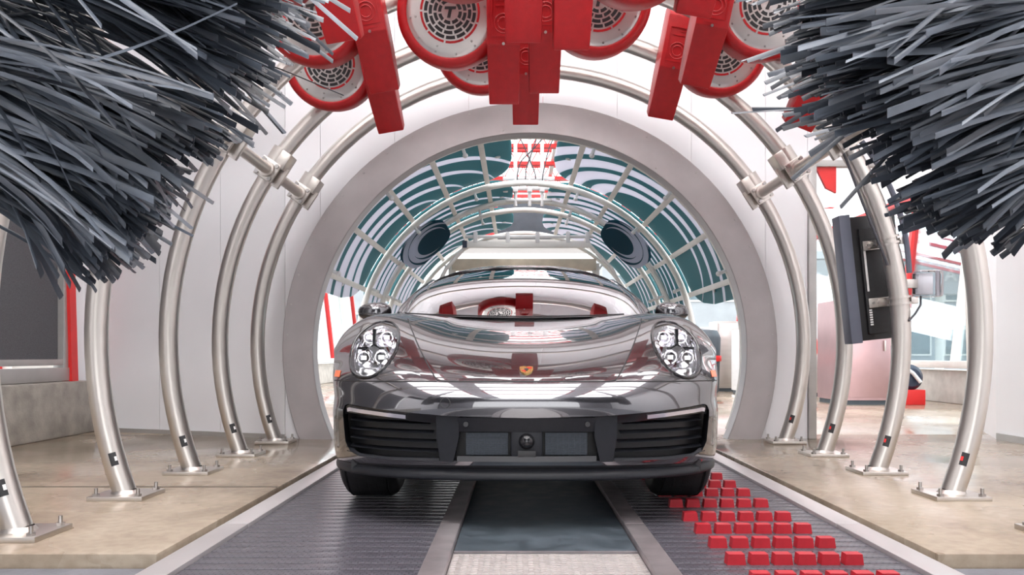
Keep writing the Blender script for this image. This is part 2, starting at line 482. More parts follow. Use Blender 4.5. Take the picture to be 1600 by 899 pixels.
# ---- bulkhead wall with the round opening, built of single vertical panels
BY, RC, RH = 6.56, 0.70, 1.83
wall = bpy.data.objects.new('wall_back', None); C.objects.link(wall); wall.location = (0, BY, 0); wall['kind'] = 'structure'
PW, WTOP = 0.585, 4.4
XL, XR = -1.93, 2.19
def arch_pieces(x0, x1, yfun, zbot=None):
    """front-facing panel with the circle removed, as a thick sheet"""
    b = MB(); n = 10
    xs = [x0+(x1-x0)*i/n for i in range(n+1)]
    lo = []
    for x in xs:
        if zbot is not None: lo.append(zbot)
        elif abs(x) < RH: lo.append(RC+math.sqrt(RH*RH-x*x))
        else: lo.append(None)
    for i in range(n):
        a, c = lo[i], lo[i+1]
        xa, xb = xs[i]+(0.0015 if i == 0 else 0), xs[i+1]-(0.0015 if i == n-1 else 0)
        def piece(za, zb, ta, tb):
            y0 = yfun(xa); y1 = yfun(xb)
            vs = [(xa,y0,za),(xb,y1,zb),(xb,y1,tb),(xa,y0,ta),(xa,y0+0.05,za),(xb,y1+0.05,zb),(xb,y1+0.05,tb),(xa,y0+0.05,ta)]
            b.add(vs, [(0,1,2,3),(7,6,5,4),(0,4,5,1),(3,2,6,7),(0,3,7,4),(1,5,6,2)])
        if a is None and c is None: piece(0,0,WTOP,WTOP)
        elif a is None: piece(0,0,WTOP,WTOP)
        elif c is None: piece(0,0,WTOP,WTOP)
        else:
            piece(a, c, WTOP, WTOP)
            if zbot is None:
                da = RC-math.sqrt(RH*RH-xa*xa) if abs(xa) < RH else RC
                dc = RC-math.sqrt(RH*RH-xb*xb) if abs(xb) < RH else RC
                if da > 0 or dc > 0: piece(0,0,max(da,0.0),max(dc,0.0))
    return b
edges = [0.103+PW*k for k in range(-4, 4)]
edges = [e for e in edges if XL+0.1 < e < XR-0.1]
xs = [XL]+edges+[XR]
for a, c in zip(xs[:-1], xs[1:]):
    obj('panel', arch_pieces(a, c, lambda x: BY), M['white_panel'], wall, smooth=0)
# left wing: leans back a little to the side wall
LWX = -3.87
def wing(x): return BY+(XL-x)*0.36
k = XL
while k > LWX+0.05:
    n = max(LWX, k-PW)
    if n-LWX < 0.12: n = LWX
    obj('panel', arch_pieces(n, k, wing, 0.03), M['white_panel'], wall, smooth=0)
    k = n
# header to the right of the bulkhead
k = XR
while k < 3.7:
    n = min(3.72, k+PW)
    obj('panel', arch_pieces(k, n, lambda x: BY, 2.17), M['white_panel'], wall, smooth=0)
    k = n
b = MB()
b.prism([(LWX,wing(LWX)),(XL,wing(XL)),(XL,wing(XL)-0.02),(LWX,wing(LWX)-0.02)], lambda x,y:(x,y,0.0), lambda x,y:(x,y,0.035))
struct('baseboard_left', b, M['grey_frame'])
struct('trim_6', MB().box((2.222,BY+0.02,1.09),(0.06,0.10,2.18),0.004), M['grey_frame'])      # end post of the bulkhead
struct('trim_7', MB().box((2.95,BY+0.02,2.17),(1.50,0.07,0.05),0.004), M['grey_frame'])         # bottom rail of the header

# ---- aluminium ring round the opening
def ring_pts(r, n=72):
    a0 = math.asin(min(1, RC/r)); out = []
    for i in range(n+1):
        a = -a0+(PI+2*a0)*i/n
        out.append((r*math.cos(a), RC+r*math.sin(a)))
    return out
ri, ro = ring_pts(1.695), ring_pts(1.935)
b = MB()
rows = []
for (x0,z0),(x1,z1) in zip(ri, ro):
    rows.append([(x0,BY+0.09,z0),(x0,BY-0.055,z0),(x0+(x1-x0)*0.02,BY-0.06,z0+(z1-z0)*0.02),(x1-(x1-x0)*0.02,BY-0.06,z1-(z1-z0)*0.02),(x1,BY-0.055,z1),(x1,BY+0.001,z1)])
b.grid(rows)
ring = thing('arch_ring', 'wide flat grey metal ring framing the round opening in the white wall', 'ring', (0,BY,0))
obj('ring_plate', b, M['ring'], ring)
b = MB()
for i in range(1, 30):
    a = math.radians(-18+216*i/30)
    for r in (1.90,):
        x, z = r*math.cos(a), RC+r*math.sin(a)
        b.cyl((x,BY-0.059,z),(x,BY-0.066,z),0.008,n=8)
for i in range(1, 15):
    a = math.radians(-14+208*i/15); x, z = 1.73*math.cos(a), RC+1.73*math.sin(a)
    b.cyl((x,BY-0.059,z),(x,BY-0.064,z),0.006,n=8)
obj('bolts', b, M['bolt'], ring, kind='stuff')

# ---- ceiling with skylights
ceil = struct('ceiling', MB().box((-0.1,2.2,4.52),(7.7,9.0,0.12)), M['ceiling'])
idx = 0
for iy, y in enumerate((-1.7, -0.15, 1.4, 2.95, 4.5)):
    for x, side in ((-1.95,'left'),(0.0,'middle'),(1.95,'right')):
        t = thing('ceiling_light', '', 'ceiling light', (x,y,4.455))
        t['label'] = 'square translucent ceiling light, %s row, number %d from the entrance' % (side, iy+1)
        t['label'] = '%s row ceiling light panel, %s row back from the entrance' % (side, ['first','second','third','fourth','fifth'][iy])
        obj('diffuser', MB().box((x,y,4.444),(1.5,1.3,0.012)), M['skylight'], t)
        b = MB()
        for sx in (-1,1):
            b.box((x+sx*0.78,y,4.435),(0.06,1.42,0.045)); b.box((x,y+sx*0.68,4.435),(1.5,0.06,0.045))
        obj('frame', b, M['red_paint'] if iy in (2,4) else M['white_wall'], t)

# ---- left side wall: white wall over a tall window with red edge trim on a concrete curb
SX = -3.9
struct('wall_left', MB().box((SX-0.06,1.5,3.8),(0.1,11.6,1.4)), M['white_wall'])
struct('wall_left', MB().box((SX-0.06,-1.5,1.9),(0.1,5.0,3.8)), M['white_wall'])
struct('wall_left', MB().box((SX-0.02,7.20,1.9),(0.1,0.36,3.8)), M['white_wall'])
struct('trim_8', MB().box((SX+0.0,3.1,0.22),(0.34,8.2,0.44),0.02), M['curb'])
w = bpy.data.objects.new('window_1', None); C.objects.link(w); w['kind'] = 'structure'; w.location = (SX,6.0,0.45)
b = MB()
for y in (1.2, 2.75, 4.3, 5.85, 6.93):
    b.box((SX,y,1.8),(0.09,0.07,2.65),0.006)
b.box((SX,4.0,0.50),(0.10,5.95,0.11),0.006); b.box((SX,4.0,0.60),(0.08,5.95,0.05),0.006); b.box((SX,4.0,3.09),(0.09,5.95,0.07),0.006)
obj('window_frame', b, M['grey_frame'], w)
for y0, y1 in ((1.24,2.71),(2.79,4.26),(4.34,5.81),(5.89,6.89)):
    obj('blind', MB().box((SX-0.01,(y0+y1)/2,1.84),(0.012,y1-y0,2.44)), M['blind'], w)
b = MB(); b.prism([(6.975,0.44),(7.075,0.44),(6.93,3.12),(6.83,3.12)], lambda y,z:(SX+0.07,y,z), lambda y,z:(SX-0.02,y,z))
obj('red_trim', b, M['red_paint'], w, label='slanted red edge strip')

# ---- right side: short white return wall, white side wall
b = MB(); b.prism([(3.66,6.53),(4.14,7.72),(4.20,7.68),(3.72,6.5)], lambda x,y:(x,y,0.0), lambda x,y:(x,y,4.4)); struct('wall_right', b, M['white_wall'], 0)
struct('wall_right', MB().box((3.70,1.5,2.2),(0.08,10.06,4.4)), M['white_wall'], 0)
struct('baseboard_right', MB().box((3.652,1.5,0.025),(0.02,10.0,0.05)), M['grey_frame'])
struct('trim_9', MB().box((4.13,7.76,1.6),(0.09,0.09,3.2),0.005,rot=RY(-0.03)), M['white_paint'])

# ---- unseen dark wall, added behind the camera to darken the car nose's reflections
b = MB()
for x0, x1, z0, z1 in ((-3.9,-1.75,0,4.4),(1.75,3.7,0,4.4),(-1.75,1.75,2.9,4.4)): b.box(((x0+x1)/2,-3.6,(z0+z1)/2),(x1-x0,0.15,z1-z0))
struct('wall_front_added', b, M['unseen_wall'])
# ---- window walls of the next bays (leaning outwards), left and right
def lean_window(n, sgn, xb, y0, y1, step, zs, red_every):
    w = bpy.data.objects.new('window_%d' % n, None); C.objects.link(w); w['kind'] = 'structure'; w.location = (sgn*xb, y0, zs)
    lean = 0.115
    top = 3.15
    def px(z): return sgn*(xb+(z-zs)*lean)
    y = y0; i = 0
    while y <= y1+0.01:
        b = MB(); wdt = 0.10 if i % red_every == 0 else 0.06
        b.prism([(y-wdt/2,0),(y+wdt/2,0),(y+wdt/2,1),(y-wdt/2,1)],
                lambda yy,t:(px(zs+(top-zs)*t)-0.05*sgn,yy,zs+(top-zs)*t), lambda yy,t:(px(zs+(top-zs)*t)+0.05*sgn,yy,zs+(top-zs)*t))
        obj('mullion', b, M['red_paint'] if i % red_every == 0 else M['white_paint'], w)
        if y+step <= y1+0.01:
            b = MB()
            b.prism([(y+0.05,0),(y+step-0.05,0),(y+step-0.05,1),(y+0.05,1)],
                    lambda yy,t:(px(zs+(top-zs)*t),yy,zs+(top-zs)*t), lambda yy,t:(px(zs+(top-zs)*t)+0.012*sgn,yy,zs+(top-zs)*t))
            obj('pane', b, M['window_glass'], w)
        y += step; i += 1
    b = MB(); b.box((px(top),(y0+y1)/2,top),(0.12,y1-y0,0.10))
    obj('top_rail', b, M['red_paint'], w)
    b = MB(); b.box((px(zs)-0.03*sgn,(y0+y1)/2,zs+0.03),(0.20,y1-y0,0.10),0.01)
    obj('sill', b, M['white_paint'], w)
    return w
lean_window(2, 1, 5.86, 8.05, 22.9, 1.65, 0.50, 3)
lean_window(3, -1, 4.6, 7.2, 23.7, 1.65, 0.50, 2)
struct('trim_10', MB().box((5.98,15.4,0.225),(0.34,16.6,0.45),0.02), M['curb_light'])
struct('trim_11', MB().box((-4.72,15.4,0.225),(0.34,16.6,0.45),0.02), M['curb_light'])
# roof of the bays behind: red transverse beams under a white deck
struct('roof', MB().box((0,22.6,3.75),(13.0,4.6,0.10)), M['white_wall'])
roof_beams = bpy.data.objects.new('roof_frame', None); C.objects.link(roof_beams); roof_beams['kind'] = 'structure'; roof_beams.location = (0,9,3.4)
for y in (9.0,10.0,11.0,12.0,13.0,14.0,15.5,17.0,19.0):
    b = MB(); b.box((0,y,3.42),(11.6,0.10,0.05)); b.box((0,y,3.62),(11.6,0.10,0.05))
    obj('beam', b, M['red_paint'], roof_beams)
    b = MB()
    for i in range(-28, 29):
        x = i*0.2; b.cyl((x-0.1,y,3.43),(x,y,3.61),0.007,n=5,caps=False); b.cyl((x,y,3.61),(x+0.1,y,3.43),0.007,n=5,caps=False)
    obj('lattice', b, M['red_paint'], roof_beams, kind='stuff')
for x in (-0.45,0.42):
    obj('purlin', MB().box((x,14,3.52),(0.06,10.5,0.10)), M['white_paint'], roof_beams)

# ================================================================== OBJECTS
# ---- conveyor belts: every slat is a part; the right belt carries rows of red pads
SP, SW = 0.079, 0.755
slat_mb = MB().box((0,0,0),(SW,SP-0.005,0.026),0.004)
slat_me = slat_mb.mesh('belt_slat'); slat_me.materials.append(M['belt_stud'])
pm = MB(); pm.prism([(-0.5,0),(0.5,0),(0.42,1),(-0.42,1)], lambda x,z:(x*0.062,-0.021,z*0.036), lambda x,z:(x*0.062,0.021,z*0.036))
pad_me = pm.mesh('red_pad'); pad_me.materials.append(M['pad'])
for sgn in (-1, 1):
    cx = sgn*0.785
    t = thing('conveyor_belt', 'left dark plastic conveyor belt without pads, flat studded slats' if sgn < 0 else 'right dark plastic conveyor belt carrying rows of red pads', 'conveyor belt', (cx,2,-0.06))
    y = 1.5
    while y < 9.0:
        o = obj('belt_slat', slat_me, None, t); o.location = (0, y-2, 0.025); y += SP
    obj('belt_bed', MB().box((cx,6,-0.075),(SW,15,0.02)), M['belt_under'], t)
    b = MB(); yy = 9.02
    while yy < 13: b.box((cx,yy,-0.035),(SW,SP-0.005,0.026)); yy += SP
    obj('far_slats', b, M['belt_stud'], t, kind='stuff')
    if sgn > 0:
        for r, D in enumerate((2.245,2.482,2.719,2.956,3.193,3.43,3.74,4.03,4.29,4.57)):
            off = (0,0.012,0,0,0,0.0,0.0,0,0,0)[r]
            for c in range(6):
                x = 0.612+0.0765*c+off
                o = obj('red_pad', pad_me, None, t); o.location = (x-cx, D-2, 0.037)
# ---- floor plates in the middle
t = thing('tread_plate', 'pale ribbed steel tread plate between the belts, nearest the camera', 'floor plate', (0,2,-0.06))
obj('plate', MB().box((0,0.80,-0.058),(0.645,4.2,0.05)), M['tread'], t)
b = MB()
i = 0; y = 1.55
while y < 2.88:
    for k in range(-17, 18):
        x = k*0.0182
        d = 1 if k % 2 else -1
        b.prism([(x-0.0085,y-0.004*d-0.0035),(x+0.0085,y+0.004*d-0.0035),(x+0.0085,y+0.004*d+0.0035),(x-0.0085,y-0.004*d+0.0035)], lambda u,v:(u,v,-0.034), lambda u,v:(u*1.0,v,-0.0295))
    y += 0.026
obj('ribs', b, M['tread'], t, kind='stuff', smooth=0, fix=False)
t = thing('smooth_plate', 'smooth blue-grey steel plate in front of and under the car', 'floor plate', (0,4,-0.06))
obj('plate', MB().box((0,5.47,-0.054),(0.645,5.12,0.05),0.004), M['plate'], t)
obj('lip_strip', MB().box((0,2.915,-0.031),(0.645,0.012,0.005)), M['rail_dark'], t)

# ---- brushed steel tube arches
AR, AZ, PR = 2.057, 0.75, 0.052
AY = (3.04, 3.87, 4.67, 5.48, 6.27)
a_foot = math.asin(AZ/AR)
def make_arch():
    t = thing('tube_arch', '', 'steel arch', (0,0,0), 'brushed steel tube arches')
    pts = [(AR*math.cos(a), 0, AZ+AR*math.sin(a)) for a in [-a_foot+0.012+(PI+2*a_foot-0.024)*i/72 for i in range(73)]]
    obj('tube', MB().tube(pts, PR, 20), M['steel'], t)
    for sg in (1, -1):
        fx = sg*AR*math.cos(a_foot)
        p = obj('base_plate', MB().box((fx,0,0.010),(0.25,0.25,0.020),0.003), M['steel'], t)
        for sx in (-1,1):
            for sy in (-1,1):
                b = MB(); b.cyl((fx+sx*0.095,sy*0.095,0.018),(fx+sx*0.095,sy*0.095,0.030),0.017,n=6); b.cyl((fx+sx*0.095,sy*0.095,0.03),(fx+sx*0.095,sy*0.095,0.055),0.008,n=8)
                obj('bolt', b, M['bolt'], p)
        # weld collar and the little dark sticker near the foot
        obj('weld_collar', MB().lathe([(PR+0.012,0.02),(PR+0.004,0.030),(PR,0.036)],(fx+sg*0.006,0,0),'Z',20), M['steel'], t)
        a = -a_foot+0.075
        rows = []
        for i in range(4):
            aa = a+0.030*i/3
            cx_, cz_ = sg*AR*math.cos(aa), AZ+AR*math.sin(aa)
            nx, nz = sg*math.cos(aa), math.sin(aa)
            row = []
            for j in range(7):
                # facing the entrance (-Y), on the inner side of the curve
                th = -PI/2-0.42+(j/6-0.5)*0.62
                c, s_ = math.cos(th), math.sin(th)
                row.append((cx_+nx*c*(PR+0.0015)*sg*sg, s_*(PR+0.0015), cz_+nz*c*(PR+0.0015)))
            rows.append(row)
        st = obj('sticker', MB().grid(rows), M['black'], t)
        rows2 = []
        for r in (1,2):
            rows2.append([(p_[0], p_[1]-0.0015, p_[2]) for p_ in rows[r][0:3]])
        obj('sticker_mark', MB().grid(rows2), M['white_plastic'] if sg < 0 else M['red_paint'], st)
        # clamp: saddle block with four bolts, and U-bolt collar just above it
        a = math.radians(33)
        cpt = Vector((sg*AR*math.cos(a), 0, AZ+AR*math.sin(a)))
        tan = Vector((-sg*math.sin(a), 0, math.cos(a)))
        rad = Vector((sg*math.cos(a), 0, math.sin(a)))
        b = MB()
        rot = Matrix((rad, Vector((0,1,0)), tan)).transposed()
        b.box(cpt-rad*0.055, (0.10,0.03,0.15), 0.006, rot)
        cl = obj('clamp', b, M['steel'], t)
        b.v = b.v
        b = MB(); b.box(cpt-rad*0.0, (0.125,0.125,0.10), 0.012, rot)
        c2 = cpt+tan*0.105-rad*0.0
        b = MB(); b.cyl(c2-tan*0.06, c2+tan*0.06, PR+0.016, n=20)
        b.box(c2-rad*0.05, (0.07,0.14,0.115), 0.008, rot)
        obj('collar', b, M['steel'], t)
        b = MB(); b.box(cpt-Vector((0,PR+0.012,0)), (0.135,0.020,0.135), 0.012, rot)
        obj('clamp_plate', b, M['steel'], t)
        for u in (-1,1):
            for v in (-1,1):
                q = cpt+rad*(0.048*u)+tan*(0.048*v)
                obj('bolt', MB().cyl((q.x,-PR-0.022,q.z),(q.x,-PR-0.038,q.z),0.014,n=6), M['bolt'], cl)
    return t
arch0 = make_arch()
names = ['brushed steel tube arch nearest the camera, its left foot at the bottom left corner',
         'second brushed steel tube arch from the camera',
         'third steel tube arch from the camera, with the black screen clamped to its right leg',
         'fourth steel tube arch from the camera',
         'rear steel tube arch, right in front of the grey ring']
for i, y in enumerate(AY):
    a = arch0 if i == 0 else dup(arch0)
    a.location = (0, y, 0); a['label'] = names[i]
# connecting rods between the arches at the clamps
a = math.radians(33)
for sg, sn in ((-1,'left'),(1,'right')):
    for i in range(4):
        x, z = sg*AR*math.cos(a), AZ+AR*math.sin(a)
        y0, y1 = AY[i]+PR+0.0, AY[i+1]-PR-0.024
        t = thing('connecting_rod', 'steel connecting rod on the %s between the %s and %s tube arches' % (sn, ['first','second','third','fourth'][i], ['second','third','fourth','rear'][i]), 'rod', (x,y0,z), 'rods between the tube arches')
        obj('rod', MB().cyl((x,y0,z),(x,y1,z),0.036,n=18), M['steel'], t)
        obj('flange', MB().cyl((x,y1-0.03,z),(x,y1+0.0,z),0.052,n=18), M['steel'], t)

# ---- red blowers
def make_blower(mir):
    t = thing('air_blower', '', 'blower', (0,0,0), 'red overhead air blowers')
    R, R2 = 0.285, 0.232
    # volute housing: rounded drum that runs tangentially into the nozzle
    prof = [(R-0.012,0.235),(R+0.002,0.215),(R+0.004,0.10),(R,0.035),(R-0.010,0.010),(R-0.028,0.0),(R2+0.006,0.0),(R2,0.004),(R2,0.016)]
    b = MB().lathe(prof, (0,0,0), 'Y', 56)
    b.lathe([(0.0001,0.235),(R-0.012,0.235)], (0,0,0), 'Y', 56)
    obj('housing', b, M['red'], t, 50)
    b = MB().lathe([(R2+0.001,0.010),(R2-0.01,0.006),(0.205,0.005),(0.0001,0.005)], (0,0,0), 'Y', 56)
    d = obj('inlet_plate', b, M['disc'], t, 50)
    def slots(rings, m, name):
        b = MB()
        for r0, r1, n, ph in rings:
            for k in range(n):
                g = 0.010/((r0+r1)/2)
                a0, a1 = 2*PI*k/n+g/2+ph, 2*PI*(k+1)/n-g/2+ph
                ni = 4
                poly = [(r1*math.cos(a0+(a1-a0)*i/ni), r1*math.sin(a0+(a1-a0)*i/ni)) for i in range(ni+1)]+[(r0*math.cos(a1-(a1-a0)*i/ni), r0*math.sin(a1-(a1-a0)*i/ni)) for i in range(ni+1)]
                b.prism(poly, lambda x,z:(x,0.0035,z), lambda x,z:(x,0.0065,z))
        return obj(name, b, m, t, 0, fix=False, kind='stuff')
    slots([(0.046,0.063,8,0.1),(0.071,0.088,10,0.0),(0.096,0.113,12,0.15),(0.121,0.138,14,0.0)], M['black'], 'vent_slots')
    slots([(0.147,0.159,9,PI/10)], M['red'], 'red_vent_slots')
    b = MB()
    for k in range(12):
        aa = 2*PI*k/12+0.13
        for r in (0.185, 0.214):
            if (k % 2) and r < 0.2: continue
            b.cyl((r*math.cos(aa),0.005,r*math.sin(aa)),(r*math.cos(aa),-0.004,r*math.sin(aa)),0.0065,0.004,n=8)
    obj('rivets', b, M['bolt'], t, kind='stuff')
    # letter T, bold and slanted, in the middle
    T = [(-0.026,0.026),(0.034,0.026),(0.031,0.012),(0.011,0.012),(0.001,-0.030),(-0.016,-0.030),(-0.006,0.012),(-0.029,0.012)]
    obj('letter_plate', MB().prism(T, lambda x,z:(x,0.001,z), lambda x,z:(x,0.006,z)), M['black'], d, 0)
    # nozzle: profile in (y,z), swept across x
    x0, x1 = 0.195*mir, 0.372*mir
    def nz(prof, xa, xb, taper=0.0):
        b = MB()
        n = len(prof)
        vs = []
        for x, sg in ((xa,1),(xb,-1)):
            for (y,z) in prof:
                k = max(0.0, -0.15-z)*taper
                vs.append((x+(xb-xa)*k*sg, y, z))
        fs = [tuple(range(n)), tuple(range(2*n-1,n-1,-1))]+[(k,n+k,n+(k+1)%n,(k+1)%n) for k in range(n)]
        return b.add(vs, fs)
    nozzle = nz([(-0.045,0.14),(-0.060,-0.17),(-0.052,-0.185),(0.000,-0.32),(0.062,-0.448),(0.078,-0.470),(0.215,-0.44),(0.235,-0.2),(0.235,0.2),(0.02,0.275)], x0, x1, 0.12)
    me = nozzle.mesh('nozzle', 30)
    bm = bmesh.new(); bm.from_mesh(me)
    bmesh.ops.bevel(bm, geom=[e for e in bm.edges if e.calc_face_angle(0) > 0.2], offset=0.007, segments=2, affect='EDGES', profile=0.6)
    bm.to_mesh(me); bm.free()
    me.polygons.foreach_set('use_smooth', [True]*len(me.polygons)); me.set_sharp_from_angle(angle=math.radians(35))
    nzo = obj('nozzle', me, M['red'], t)
    # raised marks on the front of the nozzle: rings in a frame, stepped bars, one bolt
    xc = (x0+x1)/2
    b = MB()
    for r in (0.030, 0.048):
        b.tube([(xc+r*math.cos(q),-0.0555-0.0003,-0.065+r*math.sin(q)) for q in [2*PI*i/24 for i in range(24)]], 0.0035, 6, closed=True)
    for xx in (-0.062,0.062): b.box((xc+xx,-0.056,-0.03),(0.006,0.008,0.20))
    for zz in (-0.128,0.07): b.box((xc,-0.057+0.04*max(0,zz)*1.0,zz),(0.13,0.008,0.006))
    b.box((xc,-0.052,0.025),(0.085,0.008,0.006)); b.box((xc-0.02*mir,-0.051,0.05),(0.04,0.008,0.006)); b.box((xc,-0.058,-0.15),(0.10,0.006,0.005))
    obj('raised_mark', b, M['red'], nzo, 0)
    obj('bolt', MB().cyl((xc,-0.055,-0.166),(xc,-0.067,-0.166),0.008,n=8), M['bolt'], nzo)
    # hanger up to the gantry
    b = MB(); b.box((0,0.12,0.42),(0.10,0.10,0.36),0.006); b.box((0,0.12,0.27),(0.26,0.16,0.03),0.005)
    obj('hanger', b, M['black_metal'], t)
    obj('motor', MB().lathe([(0.0001,0.42),(0.11,0.42),(0.12,0.40),(0.12,0.235)],(0,0,0),'Y',24), M['black_metal'], t)
    return t
TILT = math.radians(15)
proto = {1: make_blower(1), -1: make_blower(-1)}
used = {1: False, -1: False}
def at(px, py, D): return (CAMX+(px-CX)*D/F, D, CH+(CY-py)*D/F)
ROW = (3.60, 4.40, 5.14)
t10 = math.radians(10)
bl = [
 (716,-116,0, 1, 0,   'front row red blower left of centre, nozzle above the car roof line'),
 (1000,-104,0,-1, 0,  'front row red blower right of centre, nozzle on its left'),
 (395,-98,0, 1, t10, 'front row red blower at the far left, mostly above the picture'),
 (1226,-140,0,-1,-t10,'front row red blower at the right, only its nozzle in view'),
 (703,18,1, 1, 0,    'second row red blower left of centre with its whole silver disc in view'),
 (936,0,1,-1, 0,     'second row red blower right of centre, silver disc behind two nozzles'),
 (487,14,1, 1, t10,  'second row red blower at the left beside the grey brush'),
 (1203,5,1,-1,-t10,  'second row red blower at the right with large silver disc by the brush'),
 (750,72,2, 1, 0,    'rear row red blower in the middle, disc half hidden by the one in front'),
 (514,98,2, 1, t10,  'rear row red blower at the left, lowest silver disc on that side'),
 (1130,76,2,-1,-t10, 'rear row red blower at the right, disc peeking out below'),
]
for px, py, r, mir, rot, lab in bl:
    p = at(px, py, ROW[r])
    if not used[mir]: o = proto[mir]; used[mir] = True
    else: o = dup(proto[mir])
    o.location = p; o.rotation_euler = (TILT, -rot, 0); o['label'] = lab
o = dup(proto[-1]); p = at(1392, 96, 4.40); o.location = p; o.rotation_euler = (TILT, math.radians(22), 0)
o['label'] = 'lowest red blower, tilted, half behind the right grey brush'
# gantry beams that carry the rows
for r, (y, nm) in enumerate(zip(ROW, ('front','second','rear'))):
    t = thing('blower_gantry', 'steel gantry beam over the %s row of red blowers' % nm, 'gantry beam', (0,y,3.1))
    obj('beam', MB().box((0,y+0.12,3.18),(7.2,0.12,0.14),0.008), M['grey_frame'], t)
    for x in (-2.6,2.6): obj('drop_rod', MB().cyl((x,y+0.12,3.24),(x,y+0.12,4.47),0.025,n=10), M['steel'], t)

# ---- big rotating brushes
def make_brush(side):
    ax = -1.50 if side < 0 else 1.40
    yb = 1.72
    t = thing('wash_brush', 'large grey rotating brush of flat plastic bristles at the %s' % ('left' if side < 0 else 'right'), 'brush', (ax,yb,0.5))
    rng = random.Random(11 if side < 0 else 5)
    b = MB().cyl((ax,yb,0.75),(ax,yb,4.46),0.075,n=20); 
    obj('shaft', b, M['black_metal'], t)
    b = MB().lathe([(0.075,0.82),(0.16,0.82),(0.16,2.1),(0.075,2.1)],(ax,yb,0),'Z',24)
    obj('hub', b, M['black'], t)
    # outline of the tips: reach of the brush for each height of the tips
    def reach(z):
        if side < 0:
            pts = [(0.80,0.474),(0.81,0.54),(0.85,0.592),(0.928,0.658),(1.033,0.697),(1.104,0.775),(1.216,0.88),(1.281,0.90),(1.45,0.92),(2.2,0.95)]
        else:
            pts = [(0.863,0.491),(0.928,0.674),(1.045,0.726),(1.124,0.818),(1.163,0.883),(1.346,0.935),(1.6,0.95),(2.2,0.95)]
        if z <= pts[0][0]: return pts[0][1]
        for (a,ra),(c,rc) in zip(pts[:-1],pts[1:]):
            if a <= z <= c: return ra+(rc-ra)*(z-a)/(c-a)
        return pts[-1][1]
    strips = []
    NT = 84
    for ti in range(NT):
        zt = 0.81+(ti+rng.random())/NT*0.92 if side < 0 else 0.88+(ti+rng.random())/NT*0.95
        # horizontal direction: fan about the way to the car lane, some toward the camera
        az = rng.uniform(-0.36,0.20)
        drop0 = (rng.uniform(0.20,0.38) if side < 0 else rng.uniform(0.10,0.26))
        n = 17
        for k in range(n):
            a = az+rng.gauss(0,0.034)
            z1 = zt+rng.gauss(0,0.016)
            xo = ax-side*reach(z1)-CAMX
            L = reach(z1)/(math.cos(a)-(-side)*(xo/yb)*math.sin(a))*(0.965+rng.gauss(0,0.045))
            drop = drop0*(0.8+0.4*rng.random())*(1.0 if L > 0.7 else 1.0)
            sag = rng.uniform(0.25,0.75)
            if rng.random() < 0.05: a += rng.gauss(0,0.3); drop += rng.gauss(0,0.12); sag = rng.uniform(0.2,1.4)
            if rng.random() < 0.03: drop += rng.uniform(0.1,0.3); L *= 0.8
            strips.append((a, z1, L, drop, sag, rng.uniform(0.0045,0.0085), rng.random()*6.28, rng.gauss(0,0.035)))
    def strip(mb, s):
        a, z1, L, drop, sag, w, tw, bend = s
        n = 7; rows = []
        r0 = 0.15
        for i in range(n+1):
            q = i/n
            r = r0+(L-r0)*q
            aa = a+bend*q*q*2
            z = z1+drop*(1-q)*(1-sag)+drop*sag*(1-q*q)
            x = ax-side*r*math.cos(aa); y = yb+r*math.sin(aa)
            th = tw*0.25+q*0.6*math.sin(tw)
            ux, uy, uz = -math.sin(aa)*(side)*math.cos(th), math.cos(aa)*math.cos(th), math.sin(th)
            nx, nz = 0, 0
            e = 0.0016
            ww = w*(0.9+0.25*q)
            rows.append([(x-ux*ww,y-uy*ww,z-uz*ww),(x+uz*e*0,y-uz*e,z+math.cos(th)*e),(x+ux*ww,y+uy*ww,z+uz*ww),(x,y+uz*e,z-math.cos(th)*e),(x-ux*ww,y-uy*ww,z-uz*ww)])
        mb.grid(rows)
        e0 = len(mb.v)-5
        mb.f.append((e0,e0+1,e0+2,e0+3))
    # the nearest and most prominent strips are single parts
    order = sorted(range(len(strips)), key=lambda i: strips[i][0]+ (0.25*rng.random()))
    singles = set(order[:300])
    mats = [M['bristle'], M['bristle'], M['bristle_b'], M['bristle_c']]
    for i in singles:
        mb = MB(); strip(mb, strips[i]); obj('bristle', mb, mats[i % 4], t, 60, fix=False)
    for j, nm in enumerate(('bristle','bristle_b','bristle_c')):
        mb = MB()
        for i in range(len(strips)):
            if i in singles: continue
            if (0,0,1,2)[i % 4] == j: strip(mb, strips[i])
        obj('bristle_mass', mb, M[nm], t, 60, fix=False, kind='stuff')
make_brush(-1); make_brush(1)

# ---- black screen clamped to the third arch, with cables and junction box
D3 = AY[2]
t = thing('display_screen', 'flat black screen seen from behind, clamped to the right leg of the third arch', 'screen', (1.98,4.90,0.74))
rot = RY(math.radians(-6.0))
def rp(x,y,z):
    v = rot @ Vector((x,y,z)); return (v.x+1.985, v.y+4.90, v.z+1.115)
def rbox(b, c, d, bev=0.0):
    b.box(rp(*c), d, bev, rot)
    return b
b = MB(); rbox(b, (0.015,0.0,0), (0.30,0.05,0.73), 0.006); obj('casing', b, M['black_metal'], t)
b = MB(); rbox(b, (-0.150,-0.02,0), (0.065,0.11,0.75), 0.004); obj('side_bezel', b, M['tv_edge'], t, label='grey side edge of the screen')
b = MB(); rbox(b, (0.035,-0.035,-0.02), (0.20,0.03,0.62), 0.008); obj('back_cover', b, M['black'], t)
b = MB(); rbox(b, (-0.045,-0.050,0.04), (0.012,0.008,0.24), 0.002); obj('label_strip', b, M['white_plastic'], t)
b = MB()
for i in range(7): rbox(b, (-0.045,-0.050,-0.19-0.014*i), (0.016,0.008,0.009))
obj('vents', b, M['white_plastic'], t, kind='stuff')
